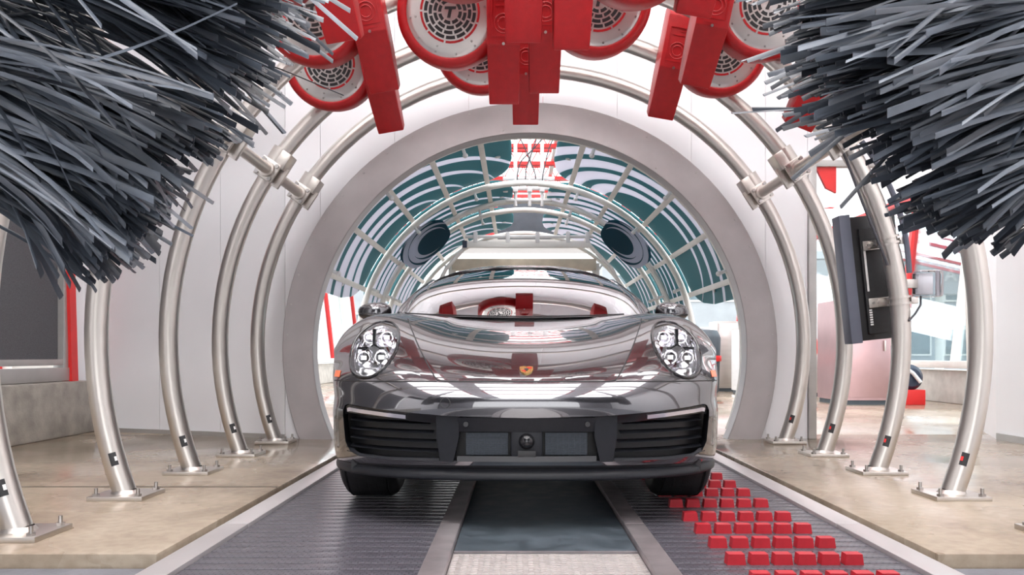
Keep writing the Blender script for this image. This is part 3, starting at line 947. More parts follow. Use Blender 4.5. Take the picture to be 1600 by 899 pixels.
for z in (0.185,-0.15):
    b = MB(); rbox(b, (0.045,-0.058,z), (0.20,0.012,0.055), 0.003)
    br = obj('bracket', b, M['steel'], t)
    for x in (-0.03,0.0):
        b = MB(); q0 = rp(x,-0.062,z); q1 = rp(x,-0.072,z); b.cyl(q0,q1,0.008,n=8); obj('bolt', b, M['bolt'], br)
    zz = 1.115+z
    aa = math.asin((zz-AZ)/AR); cx = AR*math.cos(aa)
    tan = Vector((-math.sin(aa),0,math.cos(aa)))
    c = Vector((cx,D3,zz))
    b = MB()
    for q in (-0.018,0.018): b.cyl(c+tan*(q-0.006), c+tan*(q+0.006), PR+0.012, n=20)
    b.box((cx-0.02,D3+0.11,zz),(0.05,0.12,0.045),0.002)
    b.box((cx+0.075,D3-0.01,zz),(0.04,0.03,0.035),0.003)
    obj('pipe_clamp', b, M['steel'], t)
def arch_off(a, dr, dy): return (( AR+dr)*math.cos(a), D3+dy, AZ+(AR+dr)*math.sin(a))
pts = [arch_off(math.radians(33-1.0*i), 0.062+0.035*math.sin(i/23*PI), -0.03) for i in range(24)]
t = thing('cable', 'grey cable running down the outside of the third arch to the clear box', 'cable', pts[-1])
obj('cord', MB().tube(pts, 0.016, 8), M['tv_edge'], t)
pts = [arch_off(math.radians(31-1.2*i), -0.058-0.03*math.sin(i/16*PI), -0.05) for i in range(17)]
t = thing('cable', 'thin black cable down the inside of the third arch behind the screen', 'cable', pts[-1])
obj('cord', MB().tube(pts, 0.008, 8), M['cable'], t)
q = arch_off(math.radians(8), 0.17, 0.0)
t = thing('junction_box', 'small clear plastic box on the right of the third arch beside the screen', 'box', (q[0],q[1],q[2]-0.08))
obj('cover', MB().box(q,(0.14,0.10,0.15),0.02), M['lens'], t)
obj('back_plate', MB().box((q[0]-0.02,q[1]+0.02,q[2]),(0.10,0.04,0.12),0.006), M['clear_plastic'], t)
obj('strap', MB().box((q[0]-0.10,q[1],q[2]),(0.08,0.03,0.05),0.004), M['steel'], t)
pts = [(q[0]-0.04,q[1],q[2]-0.07),(q[0]-0.05,q[1]-0.02,q[2]-0.12),(q[0]-0.09,q[1]-0.04,q[2]-0.17),(q[0]-0.13,q[1]-0.05,q[2]-0.21)]
obj('wire', MB().tube(pts, 0.006, 8), M['cable'], t)

# ---- cabinets, hose and pump in the bay to the right
def cabinet(lab, x0, x1, y0, y1, h, m, skew=0.0, name='cabinet'):
    t = thing(name, lab, 'cabinet', ((x0+x1)/2,(y0+y1)/2,0))
    b = MB()
    b.prism([(x0,0.06),(x1,0.06),(x1,h),(x0,h-skew)], lambda x,z:(x,y0,z), lambda x,z:(x,y1,z))
    obj('body', b, M[m], t, 0)
    obj('plinth', MB().box(((x0+x1)/2,(y0+y1)/2,0.03),(x1-x0-0.04,y1-y0-0.04,0.06)), M['dark_grey'], t)
    b = MB(); b.box(((x0+x1)/2,y0-0.008,(0.06+h-skew)/2),(x1-x0-0.06,0.016,h-skew-0.14),0.004)
    d = obj('door', b, M[m], t)
    obj('handle', MB().box((x1-0.09,y0-0.03,h*0.55),(0.02,0.03,0.14),0.005), M['steel'], d)
    return t
cabinet('stainless cabinet with reddish sheen standing behind the black screen', 4.16, 4.84, 11.0, 11.8, 1.42, 'pink_sheet', 0.03)
cabinet('tall plain metal cabinet with the red hose hanging on its front', 4.15, 4.72, 13.2, 13.9, 1.42, 'stainless')
cabinet('low stainless cabinet seen through the ring, beside the car mirror', 3.50, 3.93, 15.0, 15.6, 1.27, 'stainless')
cabinet('stainless cabinet seen through the ring, just inside its right edge', 3.61, 3.98, 13.9, 14.4, 1.09, 'stainless')
t = thing('hose_coil', 'coiled red hose hanging on the tall metal cabinet', 'hose', (4.46,13.05,0.35))
for k in range(4):
    pts = []
    for i in range(40):
        q = 2*PI*i/40
        rx, rz = 0.13+0.02*k, 0.34-0.02*(k % 3)
        pts.append((4.46+rx*math.cos(q)*(0.7+0.3*math.sin(q*0.5+k)), 13.06+0.035*(k % 3), 0.78+rz*math.sin(q)-0.05*(k % 2)))
    obj('loop', MB().tube(pts, 0.028, 8, closed=True), M['hose'], t)
t = thing('waste_drum', 'dark grey round drum seen through the ring beside the headlight', 'drum', (3.03,14.3,0))
obj('drum', MB().lathe([(0.0001,0),(0.30,0),(0.33,0.05),(0.36,0.95),(0.34,1.0),(0.30,1.08),(0.0001,1.12)],(3.03,14.3,0),'Z',28), M['dark_grey'], t)
obj('band', MB().lathe([(0.365,0.55),(0.375,0.57),(0.375,0.63),(0.365,0.65)],(3.03,14.3,0),'Z',28), M['red_paint'], t)
t = thing('pump_unit', 'pump with dark blue tank and bent pipe beside the reddish cabinet', 'pump', (5.05,11.2,0))
obj('tank', MB().lathe([(0.0001,-0.14),(0.12,-0.13),(0.17,-0.08),(0.18,0),(0.17,0.08),(0.12,0.13),(0.0001,0.14)],(5.13,11.15,0.36),'Y',24), M['blue_tank'], t)
obj('bed', MB().box((5.08,11.2,0.10),(0.42,0.45,0.20),0.01), M['red_paint'], t)
obj('housing', MB().box((5.02,11.35,0.98),(0.30,0.3,0.38),0.01), M['stainless'], t)
obj('post', MB().box((4.9,11.35,0.5),(0.05,0.05,0.7)), M['stainless'], t)
obj('pipe', MB().tube([(4.92,11.1,0.78),(4.95,11.05,0.62),(5.02,11.0,0.5),(5.12,10.97,0.42),(5.22,10.97,0.30)],0.025,10), M['white_plastic'], t)
obj('riser', MB().tube([(5.18,11.3,0.7),(5.2,11.3,1.0),(5.24,11.3,1.3)],0.025,10), M['steel'], t)

# white plastic sheeting bunched under the header
def tarp(lab, x0, x1, y, z0, z1, seed):
    rng = random.Random(seed); ph = [rng.random()*6 for _ in range(5)]
    b = MB()
    rows = []
    for i in range(15):
        q = i/14; z = z1+(z0-z1)*q
        rows.append([(x0+(x1-x0)*j/40, y+0.10*math.sin(j*0.7+ph[0]+q*2)+0.06*math.sin(j*1.7+ph[1]-q*3)+0.25*math.sin(q*PI), z+0.06*math.sin(j*0.25+ph[2])*q) for j in range(41)])
    n = len(rows)
    back = [[(p[0],p[1]+0.012,p[2]) for p in r] for r in rows]
    b.grid(rows); b.grid(back)
    o = obj('plastic_sheet', b, M['tarp'], None, 180)
    tag(o, lab, 'sheet')
tarp('white plastic sheet bunched along the top of the right bay, behind the steel arches', 2.5, 5.9, 9.3, 2.35, 3.1, 3)
t = thing('red_pennant', 'small red panel under the header rail, above the right steel legs', 'panel', (2.65,6.62,2.0))
obj('flag', MB().prism([(2.26,2.145),(2.42,2.145),(2.42,1.94),(2.34,1.98)], lambda x,z:(x,6.57,z), lambda x,z:(x,6.60,z)), M['red_paint'], t)

# things outside the windows
t = thing('canopy', 'grey canopy with the white letters AS outside the windows, left one', 'canopy', (9.5,26,0))
obj('fascia', MB().box((9.5,26.0,3.05),(4.0,0.4,1.1),0.02), M['sign_grey'], t)
me = text_mesh('AS', 0.69, 0.02); me.transform(Matrix.Translation((0.28,-0.22,3.05)) @ Matrix.Rotation(PI/2,4,'X')); o = obj('letters', me, M['sign_letters'], t)
obj('dot', MB().cyl((9.15,25.78,3.05),(9.15,25.82,3.05),0.2,n=24), M['sign_letters'], t)
for x in (7.9,11.2): obj('post', MB().cyl((x,26,-0.3),(x,26,2.55),0.12,n=12), M['white_paint'], t)
t = thing('canopy', 'grey canopy with a white letter A outside the windows, right one', 'canopy', (11.4,20.5,0))
obj('fascia', MB().box((11.4,20.5,2.6),(3.0,0.4,0.9),0.02), M['sign_grey'], t)
me = text_mesh('A', 0.46, 0.02); me.transform(Matrix.Translation((-0.95,-0.22,2.6)) @ Matrix.Rotation(PI/2,4,'X')); obj('letters', me, M['sign_letters'], t)
obj('awning', MB().prism([(9.95,3.5),(11.4,3.15),(11.4,2.95),(9.95,3.2)], lambda x,z:(x,20.3,z), lambda x,z:(x,19.5,z-0.1)), M['maroon'], t)
obj('sign', MB().box((10.15,20.4,1.75),(0.35,0.06,0.3)), M['green'], t)
for x in (10.3,12.7): obj('post', MB().cyl((x,20.5,-0.3),(x,20.5,2.2),0.10,n=12), M['white_paint'], t)

t = thing('building', 'pale low building with rows of dark windows outside, far behind the canopies', 'building', (14.0,40,-0.3))
obj('wall', MB().box((14.0,42,2.6),(20.0,4.0,5.8)), M['facade'], t)
obj('parapet', MB().box((14.0,39.95,5.45),(20.3,0.3,0.35)), M['white_wall'], t)
for iz, z in enumerate((1.3,3.9)):
    for i in range(11):
        x = 5.2+1.75*i
        f = obj('window', MB().box((x,39.98,z),(1.15,0.10,1.35),0.01), M['white_paint'], t)
        obj('pane', MB().box((x,39.92,z),(0.98,0.04,1.18)), M['facade_pane'], f)
t = thing('building', 'pale building outside on the left, seen through the slanted windows inside the ring', 'building', (-13.0,40,-0.3))
obj('wall', MB().box((-13.0,42,2.2),(16.0,4.0,5.0)), M['facade'], t)
for i in range(8):
    x = -19.5+1.9*i
    f = obj('window', MB().box((x,39.98,1.9),(1.2,0.10,1.6),0.01), M['white_paint'], t)
    obj('pane', MB().box((x,39.92,1.9),(1.02,0.04,1.42)), M['facade_pane'], f)

# ---- tunnel behind the ring: white hoops, ribs and printed teal panels
HC = (0.0, 0.70)
def hoop_pts(R, n=60):
    a0 = math.asin(min(1, HC[1]/R)); return [(HC[0]+R*math.cos(a), HC[1]+R*math.sin(a)) for a in [-a0+(PI+2*a0)*i/n for i in range(n+1)]]
hn = ['nearest', 'second', 'third', 'fourth', 'fifth', 'farthest']
for i, (D, r) in enumerate(((7.3,1.89),(9.28,1.88),(10.35,1.88),(11.0,1.88),(13.1,1.88))):
    t = thing('white_hoop', '%s white tube hoop behind the grey ring' % (hn[i] if i < 4 else 'farthest'), 'hoop', (0,D,0), 'white hoops behind the ring')
    obj('tube', MB().tube([(x,D,z) for x,z in hoop_pts(r)], 0.034, 10), M['white_paint'], t)
    # spray nozzles on the hoop
    for q in (22, 48, 72, 108, 132, 158):
        aq = math.radians(q)
        x, z = HC[0]+(r-0.03)*math.cos(aq), HC[1]+(r-0.03)*math.sin(aq)
        x2, z2 = HC[0]+(r-0.10)*math.cos(aq), HC[1]+(r-0.10)*math.sin(aq)
        b = MB().cyl((x,D-0.02,z),(x2,D-0.03,z2),0.016,n=8); b.ball((x2,D-0.03,z2),0.024,8,6)
        obj('spray_nozzle', b, M['white_plastic'], t)
def teal_panel(lab, a_top, a_bot, d0, d1, R, m, rc=0.13, cat='panel', ribs=True, cone=0.0):
    """curved sheet on the vault; angles in degrees from the horizontal right; rounded ends; print follows its own UVs"""
    am = math.radians((a_top+a_bot)/2)
    t = thing('printed_panel', lab, cat, (HC[0]+R*math.cos(am),(d0+d1)/2,HC[1]+R*math.sin(am)))
    na, nd = 56, 16
    vs, uvs, fs = [], [], []
    for i in range(na+1):
        q = i/na
        e = min(q, 1-q)
        w = 1.0 if e >= rc else math.sqrt(max(0.0, 1-((rc-e)/rc)**2))
        w = 0.25+0.75*w
        w = max(w, 0.02)
        a = math.radians(a_top+(a_bot-a_top)*q)
        for j in range(nd+1):
            v = 0.5+(j/nd-0.5)*w
            y = d0+(d1-d0)*v
            rr = R-cone*v
            vs.append((HC[0]+rr*math.cos(a), y, HC[1]+rr*math.sin(a))); uvs.append((q, v))
    o2 = len(vs)
    vs += [(HC[0]+(p[0]-HC[0])*(1+0.015/R), p[1], HC[1]+(p[2]-HC[1])*(1+0.015/R)) for p in vs]
    uvs += uvs
    for i in range(na):
        for j in range(nd):
            a, b_, c, d = i*(nd+1)+j, i*(nd+1)+j+1, (i+1)*(nd+1)+j+1, (i+1)*(nd+1)+j
            fs.append((a,b_,c,d)); fs.append((d+o2,c+o2,b_+o2,a+o2))
    b = MB(); b.add(vs, fs)
    l = t.location
    b.v = [(p[0]-l.x,p[1]-l.y,p[2]-l.z) for p in b.v]
    me = bpy.data.meshes.new('sheet'); me.from_pydata(b.v, [], b.f)
    uvl = me.uv_layers.new(name='UVMap')
    for lp in me.loops: uvl.data[lp.index].uv = uvs[lp.vertex_index]
    me.polygons.foreach_set('use_smooth', [True]*len(me.polygons))
    obj('sheet', me, M[m], t)
    if ribs:
        k = 0
        angs = [103+14*i for i in range(5)] if a_bot > 90 else [75-14*i for i in range(5)]
        for q in angs:
            if min(a_top,a_bot)+1 < q < max(a_top,a_bot)-1:
                aq = math.radians(q); r2 = R-0.022
                c = (HC[0]+r2*math.cos(aq),(d0+d1)/2,HC[1]+r2*math.sin(aq))
                obj('rib', MB().box(c,(0.03,d1-d0,0.055),0.004,rot=RY(-aq)), M['white_paint'], t)
    for q in ((0.06,0.94) if ribs else ()):
        a = math.radians(a_top+(a_bot-a_top)*q)
        b = MB()
        c = Vector((HC[0]+(R-0.004)*math.cos(a),(d0+d1)/2+0.15,HC[1]+(R-0.004)*math.sin(a)))
        nrm = Vector((-math.cos(a),0,-math.sin(a)))
        b.cyl(c, c+nrm*0.012, 0.028, n=12)
        obj('fixing_disc', b, M['white_plastic'], t)
teal_panel('nearest teal printed panel on the left with white crescents', 94.5, 164, 6.85, 9.23, 1.94, 'swirl_left')
teal_panel('middle teal printed panel on the left, between the hoops', 94.5, 164, 9.32, 10.95, 1.94, 'swirl_left')
teal_panel('farthest teal printed panel on the left, above the car roof', 94.5, 164, 11.04, 13.05, 1.94, 'swirl_left')
teal_panel('nearest teal printed panel on the right with white stripes', 82, 14, 6.85, 9.23, 1.94, 'swirl_right')
teal_panel('middle teal printed panel on the right, between the hoops', 82, 14, 9.32, 10.95, 1.94, 'swirl_right')
teal_panel('farthest teal printed panel on the right, above the car roof', 82, 14, 11.04, 13.05, 1.94, 'swirl_right')
teal_panel('small dark blue rounded panel on the left with white crescents', 122, 144, 9.55, 10.1, 1.86, 'swirl_small', 0.42, ribs=False, cone=0.25)
teal_panel('small dark blue rounded panel on the right with white crescents', 58, 36, 9.55, 10.1, 1.86, 'swirl_small', 0.42, ribs=False, cone=0.25)

# ---- overhead plumbing seen in the gap between the panels
t = thing('spray_manifold', 'white pipe manifold hanging from the roof in the gap between teal panels', 'manifold', (0.05,10.0,2.5))
for x in (-0.12,0.05,0.2): obj('drop_pipe', MB().cyl((x,10.0,2.45),(x,10.0,3.4),0.022,n=10), M['white_plastic'], t)
for z, w in ((2.78,0.62),(2.66,0.70),(2.52,0.55)): obj('cross_pipe', MB().cyl((0.04-w/2,10.0,z),(0.04+w/2,10.0,z),0.022,n=10), M['white_plastic'], t)
for x in (-0.24,-0.12,0.05,0.2,0.3):
    b = MB().box((x,9.98,2.66),(0.06,0.07,0.09),0.01); obj('valve', b, M['white_plastic'], t)
for k, (xa, xb) in enumerate(((-0.10,0.35),(0.0,0.22),(0.12,-0.22),(0.2,0.45))):
    pts = [(xa+(xb-xa)*q*q, 9.9, 2.72+0.66*q+0.04*math.sin(q*7+k)) for q in [i/12 for i in range(13)]]
    c = thing('cable', 'thin dark cable looping up to the roof, %s of the hanging cables' % ['first','second','third','fourth'][k], 'cable', pts[0], 'cables above the manifold')
    obj('cord', MB().tube(pts, 0.008, 6), M['cable'], c)
t = thing('dark_curtain', 'dark grey panel hanging beyond the white manifold', 'panel', (0.0,14.0,2.6))
obj('sheet', MB().box((0.12,14.0,2.92),(1.1,0.06,0.62),0.01), M['dark_grey'], t)
obj('rod', MB().cyl((-0.6,14.0,3.24),(0.8,14.0,3.24),0.025,n=10), M['white_paint'], t)
for x in (-0.3,0.55): obj('hanger', MB().cyl((x,14.0,3.24),(x,14.0,3.7),0.012,n=8), M['steel'], t)
t = thing('rinse_bar', 'long white horizontal rinse bar across the tunnel above the car roof', 'rinse bar', (0.0,9.0,1.8))
obj('bar', MB().box((0.02,9.0,1.855),(1.34,0.06,0.07),0.008), M['white_paint'], t)
obj('pipe', MB().cyl((-0.66,9.0,1.94),(0.72,9.0,1.94),0.018,n=10), M['white_plastic'], t)
for x in (-0.55,-0.2,0.12,0.45,0.66):
    obj('valve', MB().box((x,8.99,1.93),(0.045,0.05,0.12),0.008), M['white_plastic'], t)
obj('end_cap', MB().box((-0.665,9.0,1.855),(0.05,0.065,0.075)), M['blue_tank'], t)
for x in (-0.64,0.68): obj('leg', MB().tube([(x,9.0,1.85),(x*1.35,9.0,1.6),(x*1.75,9.0,1.1),(x*1.85,9.0,0.0)],0.022,10), M['white_paint'], t)
t = thing('wash_machine', 'beige overhead wash machine just above the car roof, beyond the rinse bar', 'machine', (0.0,12.2,1.6))
obj('beam', MB().box((0.0,12.2,1.98),(2.1,0.25,0.16),0.01), M['beige'], t)
obj('tray', MB().box((0.0,12.1,1.78),(1.7,0.5,0.08),0.01), M['beige'], t)
for x in (-0.75,-0.35,0.0,0.35,0.75): obj('post', MB().box((x,12.15,1.86),(0.07,0.12,0.20),0.006), M['white_paint'], t)
for x in (-1.05,1.05): obj('leg', MB().box((x,12.2,1.0),(0.10,0.16,2.0),0.006), M['white_paint'], t)

# ================================================================== THE CAR
CXC, CY0, CZ0 = -0.063, 3.20, 0.0      # car centre x, nose y
car = thing('sports_car', 'glossy dark grey sports car facing the camera in the wash tunnel', 'car', (CXC, CY0+0.85, -0.02))
def cobj(name, mb, m, parent=None, smooth=40, fix=True, kind=None, label=None):
    """verts in car coordinates (x from the centre, y from the nose, z from the floor)"""
    mb.v = [(p[0]+CXC, p[1]+CY0, p[2]+CZ0) for p in mb.v]
    return obj(name, mb, m, parent or car, smooth, fix, kind, label)

def spline(P, sub, axis):
    """natural cubic spline through P along axis, chord-length parameter shared by all lines"""
    P = np.moveaxis(np.asarray(P, float), axis, 0)
    n = P.shape[0]
    d = np.linalg.norm(np.diff(P, axis=0), axis=-1).reshape(n-1, -1).mean(1)
    d = np.sqrt(np.maximum(d, 1e-4))*0.5+d*0.5
    t = np.concatenate([[0], np.cumsum(d)])
    h = np.diff(t)
    A = np.zeros((n,n)); R = np.zeros((n,)+P.shape[1:])
    A[0,0] = A[-1,-1] = 1
    for i in range(1, n-1):
        A[i,i-1] = h[i-1]; A[i,i] = 2*(h[i-1]+h[i]); A[i,i+1] = h[i]
        R[i] = 6*((P[i+1]-P[i])/h[i]-(P[i]-P[i-1])/h[i-1])
    Mm = np.linalg.solve(A, R.reshape(n,-1)).reshape(R.shape)
    out = []
    for i in range(n-1):
        s_ = sub[i] if isinstance(sub,(list,tuple)) else sub
        for k in range(s_):
            x = k/s_*h[i]; u = h[i]-x
            out.append(Mm[i]*u**3/(6*h[i])+Mm[i+1]*x**3/(6*h[i])+(P[i]/h[i]-Mm[i]*h[i]/6)*u+(P[i+1]/h[i]-Mm[i+1]*h[i]/6)*x)
    out.append(P[-1])
    return np.moveaxis(np.array(out), 0, axis)
def mirror_center(P):
    """spline along the row with the mirrored half included so that the centre line is smooth"""
    P = np.asarray(P, float)
    m = P[:, :0:-1].copy(); m[..., 0] *= -1
    return np.concatenate([m, P], axis=1)
def loft(stations, su, sv):
    P = mirror_center(stations)
    Q = spline(P, su, 1)
    mid = Q.shape[1]//2
    Q = Q[:, mid:]
    Q[:, 0, 0] = 0.0
    return spline(Q, sv, 0)

XF = [0,.15,.29,.42,.555,.68,.765,.82,.848]
PF = [0,.004,.016,.042,.095,.18,.275,.375,.475]
def fas(dy, z0, z1, xs=1.0, dye=None):
    return [(x*xs, p+dy+(0 if dye is None else (dye-dy)*(x/.848)**3), z0+(z1-z0)*(x/.848)**2) for x, p in zip(XF, PF)]
st = [
 fas(0.055, 0.205, 0.190, 0.985),
 fas(0.030, 0.232, 0.222, 0.995),
 fas(0.010, 0.290, 0.285),
 fas(0.000, 0.360, 0.360),
 fas(-0.006, 0.425, 0.425),
 fas(-0.004, 0.490, 0.478, 1.0, 0.02),
 [(0,.045,.553),(.15,.049,.553),(.29,.061,.553),(.42,.086,.553),(.55,.138,.553),(.68,.22,.553),(.768,.315,.552),(.83,.42,.55),(.868,.555,.55)],
 [(0,.15,.609),(.15,.153,.611),(.29,.163,.616),(.42,.188,.622),(.55,.245,.634),(.67,.345,.642),(.77,.45,.640),(.835,.545,.632),(.882,.64,.632)],
 [(0,.33,.677),(.15,.332,.679),(.29,.34,.687),(.42,.365,.700),(.55,.43,.722),(.67,.515,.738),(.78,.59,.730),(.858,.66,.700),(.903,.73,.680)],
 [(0,.56,.738),(.15,.562,.741),(.29,.57,.751),(.42,.60,.769),(.55,.655,.797),(.67,.72,.817),(.78,.765,.803),(.868,.795,.755),(.917,.83,.70)],
 [(0,.85,.796),(.15,.85,.799),(.29,.855,.809),(.42,.87,.826),(.55,.895,.848),(.67,.925,.862),(.78,.94,.848),(.877,.945,.79),(.925,.95,.686)],
 [(0,1.12,.838),(.15,1.12,.840),(.29,1.12,.846),(.42,1.125,.857),(.55,1.135,.870),(.67,1.145,.875),(.78,1.15,.856),(.88,1.155,.78),(.92,1.18,.49)],
 [(0,1.33,.862),(.15,1.335,.863),(.29,1.345,.866),(.42,1.355,.871),(.55,1.37,.877),(.67,1.39,.878),(.78,1.40,.855),(.88,1.40,.72),(.90,1.25,.18)],
]
G = loft(st, 7, 8)
nv, nu = G.shape[0], G.shape[1]
# shallow recess of the hood's middle near the windshield
def sstep(a, b, x):
    t = min(1, max(0, (x-a)/(b-a))); return t*t*(3-2*t)
for i in range(nv):
    for j in range(nu):
        x, y, z = G[i,j]
        if z > 0.5: G[i,j,2] -= 0.006*sstep(0.62,1.02,y)*(1-sstep(0.35,0.385,x))
verts = [Vector(G[i,j]) for i in range(nv) for j in range(nu)]
faces = [(i*nu+j, i*nu+j+1, (i+1)*nu+j+1, (i+1)*nu+j) for i in range(nv-1) for j in range(nu-1)]
allv = verts+[Vector((-v.x, v.y, v.z)) for v in verts]
allf = faces+[tuple(k+len(verts) for k in reversed(f)) for f in faces]
bvh = BVHTree.FromPolygons(allv, allf)
def surf(x, z, off=0.0):
    """depth of the car's front at (x, z)"""
    h = bvh.ray_cast(Vector((x,-1,z)), Vector((0,1,0)))
    if h[0] is None: return None
    p, n = h[0], h[1]
    if n.y > 0: n = -n
    return p+n*off
def inpoly(x, z, poly):
    c = False; n = len(poly)
    for i in range(n):
        (x0,z0),(x1,z1) = poly[i], poly[i-1]
        if (z0 > z) != (z1 > z) and x < (x1-x0)*(z-z0)/(z1-z0)+x0: c = not c
    return c
def rounded(poly, r, n=5):
    out = []
    m = len(poly)
    for i in range(m):
        p, a, b = Vector(poly[i]), Vector(poly[i-1]), Vector(poly[(i+1)%m])
        da, db = (a-p), (b-p)
        rr = min(r, da.length*0.45, db.length*0.45)
        s, e = p+da.normalized()*rr, p+db.normalized()*rr
        for k in range(n+1):
            t = k/n
            out.append(tuple(s*(1-t)**2+p*2*t*(1-t)+e*t*t))
    return out
LX, LZ, LRX, LRZ = 0.663, 0.690, 0.112, 0.125
head_poly = [(LX+LRX*math.cos(2*PI*k/36)-0.004*math.sin(2*PI*k/36), LZ+LRZ*math.sin(2*PI*k/36)) for k in range(36)]
intake_poly = [(-0.05,.248),(0.30,.248),(0.55,.243),(0.69,.247)]+[(0.728,.262),(0.752,.30),(0.758,.36),(0.764,.43),(0.752,.452),(0.735,.458)]+[(0.60,.446),(0.45,.434),(0.30,.424),(-0.05,.416)]
hood_poly = [(-0.05,.556),(0.325,.556),(0.350,.560),(0.365,.575),(0.43,.66),(0.48,.727),(0.53,.793),(0.565,.84),(0.585,.95),(-0.05,.95)]
bm = bmesh.new()
bvs = [bm.verts.new(v) for v in verts]
for f in faces:
    vs = []
    for k in f:
        if bvs[k] not in vs: vs.append(bvs[k])
    if len(vs) >= 3:
        try: bm.faces.new(vs)
        except ValueError: pass
def cut(poly, ymax, margin=0.03, skip=()):
    m = len(poly)
    for i in range(m):
        if i in skip: continue
        a, b = Vector(poly[i]), Vector(poly[(i+1)%m])
        d = (b-a)
        if d.length < 1e-5: continue
        mg = min(margin, 0.02+d.length)
        x0, x1 = min(a.x,b.x)-mg, max(a.x,b.x)+mg
        z0, z1 = min(a.y,b.y)-mg, max(a.y,b.y)+mg
        fs = []
        for f in bm.faces:
            c = f.calc_center_median()
            if c.y < ymax and x0 < c.x < x1 and z0 < c.z < z1: fs.append(f)
        if not fs: continue
        es = list({e for f in fs for e in f.edges}); vs = list({v for f in fs for v in f.verts})
        bmesh.ops.bisect_plane(bm, geom=vs+es+fs, dist=1e-5, plane_co=(a.x,0,a.y), plane_no=(d.y,0,-d.x))
cut(intake_poly, 0.7, skip=(len(intake_poly)-1,))
cut(head_poly, 0.95, 0.015)
cut(hood_poly, 1.4, 0.03, skip=(0+len(hood_poly)-1, len(hood_poly)-2, len(hood_poly)-3))
bm.verts.index_update()
regs = {}
for f in bm.faces:
    c = f.calc_center_median()
    if c.y < 0.7 and inpoly(c.x, c.z, intake_poly): r = 'intake'
    elif c.y < 0.95 and inpoly(c.x, c.z, head_poly): r = 'head'
    elif c.y < 1.4 and inpoly(c.x, c.z, hood_poly): r = 'hood'
    else: r = 'body'
    regs.setdefault(r, []).append(f)
reg_of = {f: r for r, fs in regs.items() for f in fs}
# smooth normals of the whole skin, kept for every region cut from it
bm.normal_update()
vn = {}
for v in bm.verts: vn[v.index] = v.normal.copy()
def edge_strip(r, dy, w=0.0):
    mb = MB()
    for e in bm.edges:
        if len(e.link_faces) == 2:
            ra, rb = reg_of[e.link_faces[0]], reg_of[e.link_faces[1]]
            if (ra == r) != (rb == r):
                a, b = e.verts
                mb.add([a.co, b.co, b.co+Vector((0,dy,0)), a.co+Vector((0,dy,0))], [(0,1,2,3)])
    return mb
def region(names, off=0.0):
    mb = MB(); idx = {}
    for r in names:
        for f in regs.get(r, []):
            q = []
            for v in f.verts:
                if v.index not in idx:
                    idx[v.index] = len(mb.v); p = v.co+vn[v.index]*off*(-1 if vn[v.index].y > 0 else 1); mb.v.append(tuple(p))
                q.append(idx[v.index])
            mb.f.append(tuple(q))
    return mb
def mir(mb):
    o = len(mb.v)
    mb.v += [(-x,y,z) for x,y,z in mb.v]
    mb.f += [tuple(k+o for k in reversed(f)) for f in mb.f]
    return mb
def flipx(mb):
    r = MB(); r.v = [(-x,y,z) for x,y,z in mb.v]; r.f = [tuple(reversed(f)) for f in mb.f]; return r
front_skin = mir(region(['body']))
hood_mb = mir(region(['hood']))
lens_mb = region(['head'], 0.003)
in_lining = mir(edge_strip('intake', 0.10))
head_lining = edge_strip('head', 0.11)
bm.free()

# rear half of the body
def shoulder(y, zs, xs, hw, zb):
    return [(0,y,.50),(.15,y,.50),(.29,y,.50),(.42,y,.50),(.56,y,.55),(.665*xs,y,zs-.015),(.78*xs,y,zs-.03),(.90*hw,y,.68),(.905*hw,y,zb)]
rs = [st[-1]]
rs += [shoulder(1.62,.895,1.0,.985,.19), shoulder(2.2,.905,1.0,.975,.19), shoulder(2.7,.905,1.0,.99,.20)]
rs += [[(0,2.95,.55),(.15,2.95,.55),(.29,2.95,.55),(.42,2.95,.55),(.56,2.95,.6),(.68,2.95,.90),(.80,2.95,.87),(.915,2.95,.72),(.93,2.93,.30)],
       [(0,3.3,.78),(.15,3.3,.78),(.29,3.3,.78),(.42,3.3,.79),(.56,3.3,.82),(.68,3.3,.885),(.81,3.3,.86),(.925,3.3,.77),(.935,3.3,.715)],
       [(0,3.68,.86),(.15,3.68,.86),(.29,3.68,.86),(.42,3.68,.86),(.56,3.68,.86),(.68,3.68,.855),(.80,3.68,.82),(.90,3.68,.70),(.925,3.67,.30)],
       [(0,4.1,.80),(.15,4.1,.80),(.29,4.1,.80),(.42,4.1,.80),(.56,4.1,.79),(.66,4.09,.77),(.75,4.05,.70),(.84,3.98,.55),(.87,3.9,.22)],
       [(0,4.32,.55),(.15,4.32,.55),(.29,4.315,.55),(.42,4.30,.55),(.55,4.28,.55),(.64,4.25,.54),(.72,4.20,.50),(.79,4.10,.40),(.82,4.0,.22)],
       [(0,4.25,.22),(.15,4.25,.22),(.29,4.245,.22),(.42,4.23,.22),(.54,4.21,.22),(.62,4.18,.22),(.69,4.13,.22),(.75,4.06,.22),(.79,3.98,.22)]]
GR = loft(rs, 3, 4)
rmb = MB().grid([[tuple(p) for p in row] for row in GR])
rear_skin = mir(rmb)
for p in [front_skin]:
    p.add(rear_skin.v, rear_skin.f)
body = cobj('body', front_skin, M['paint'], smooth=50)
hood = cobj('hood', hood_mb, M['paint'], smooth=180)
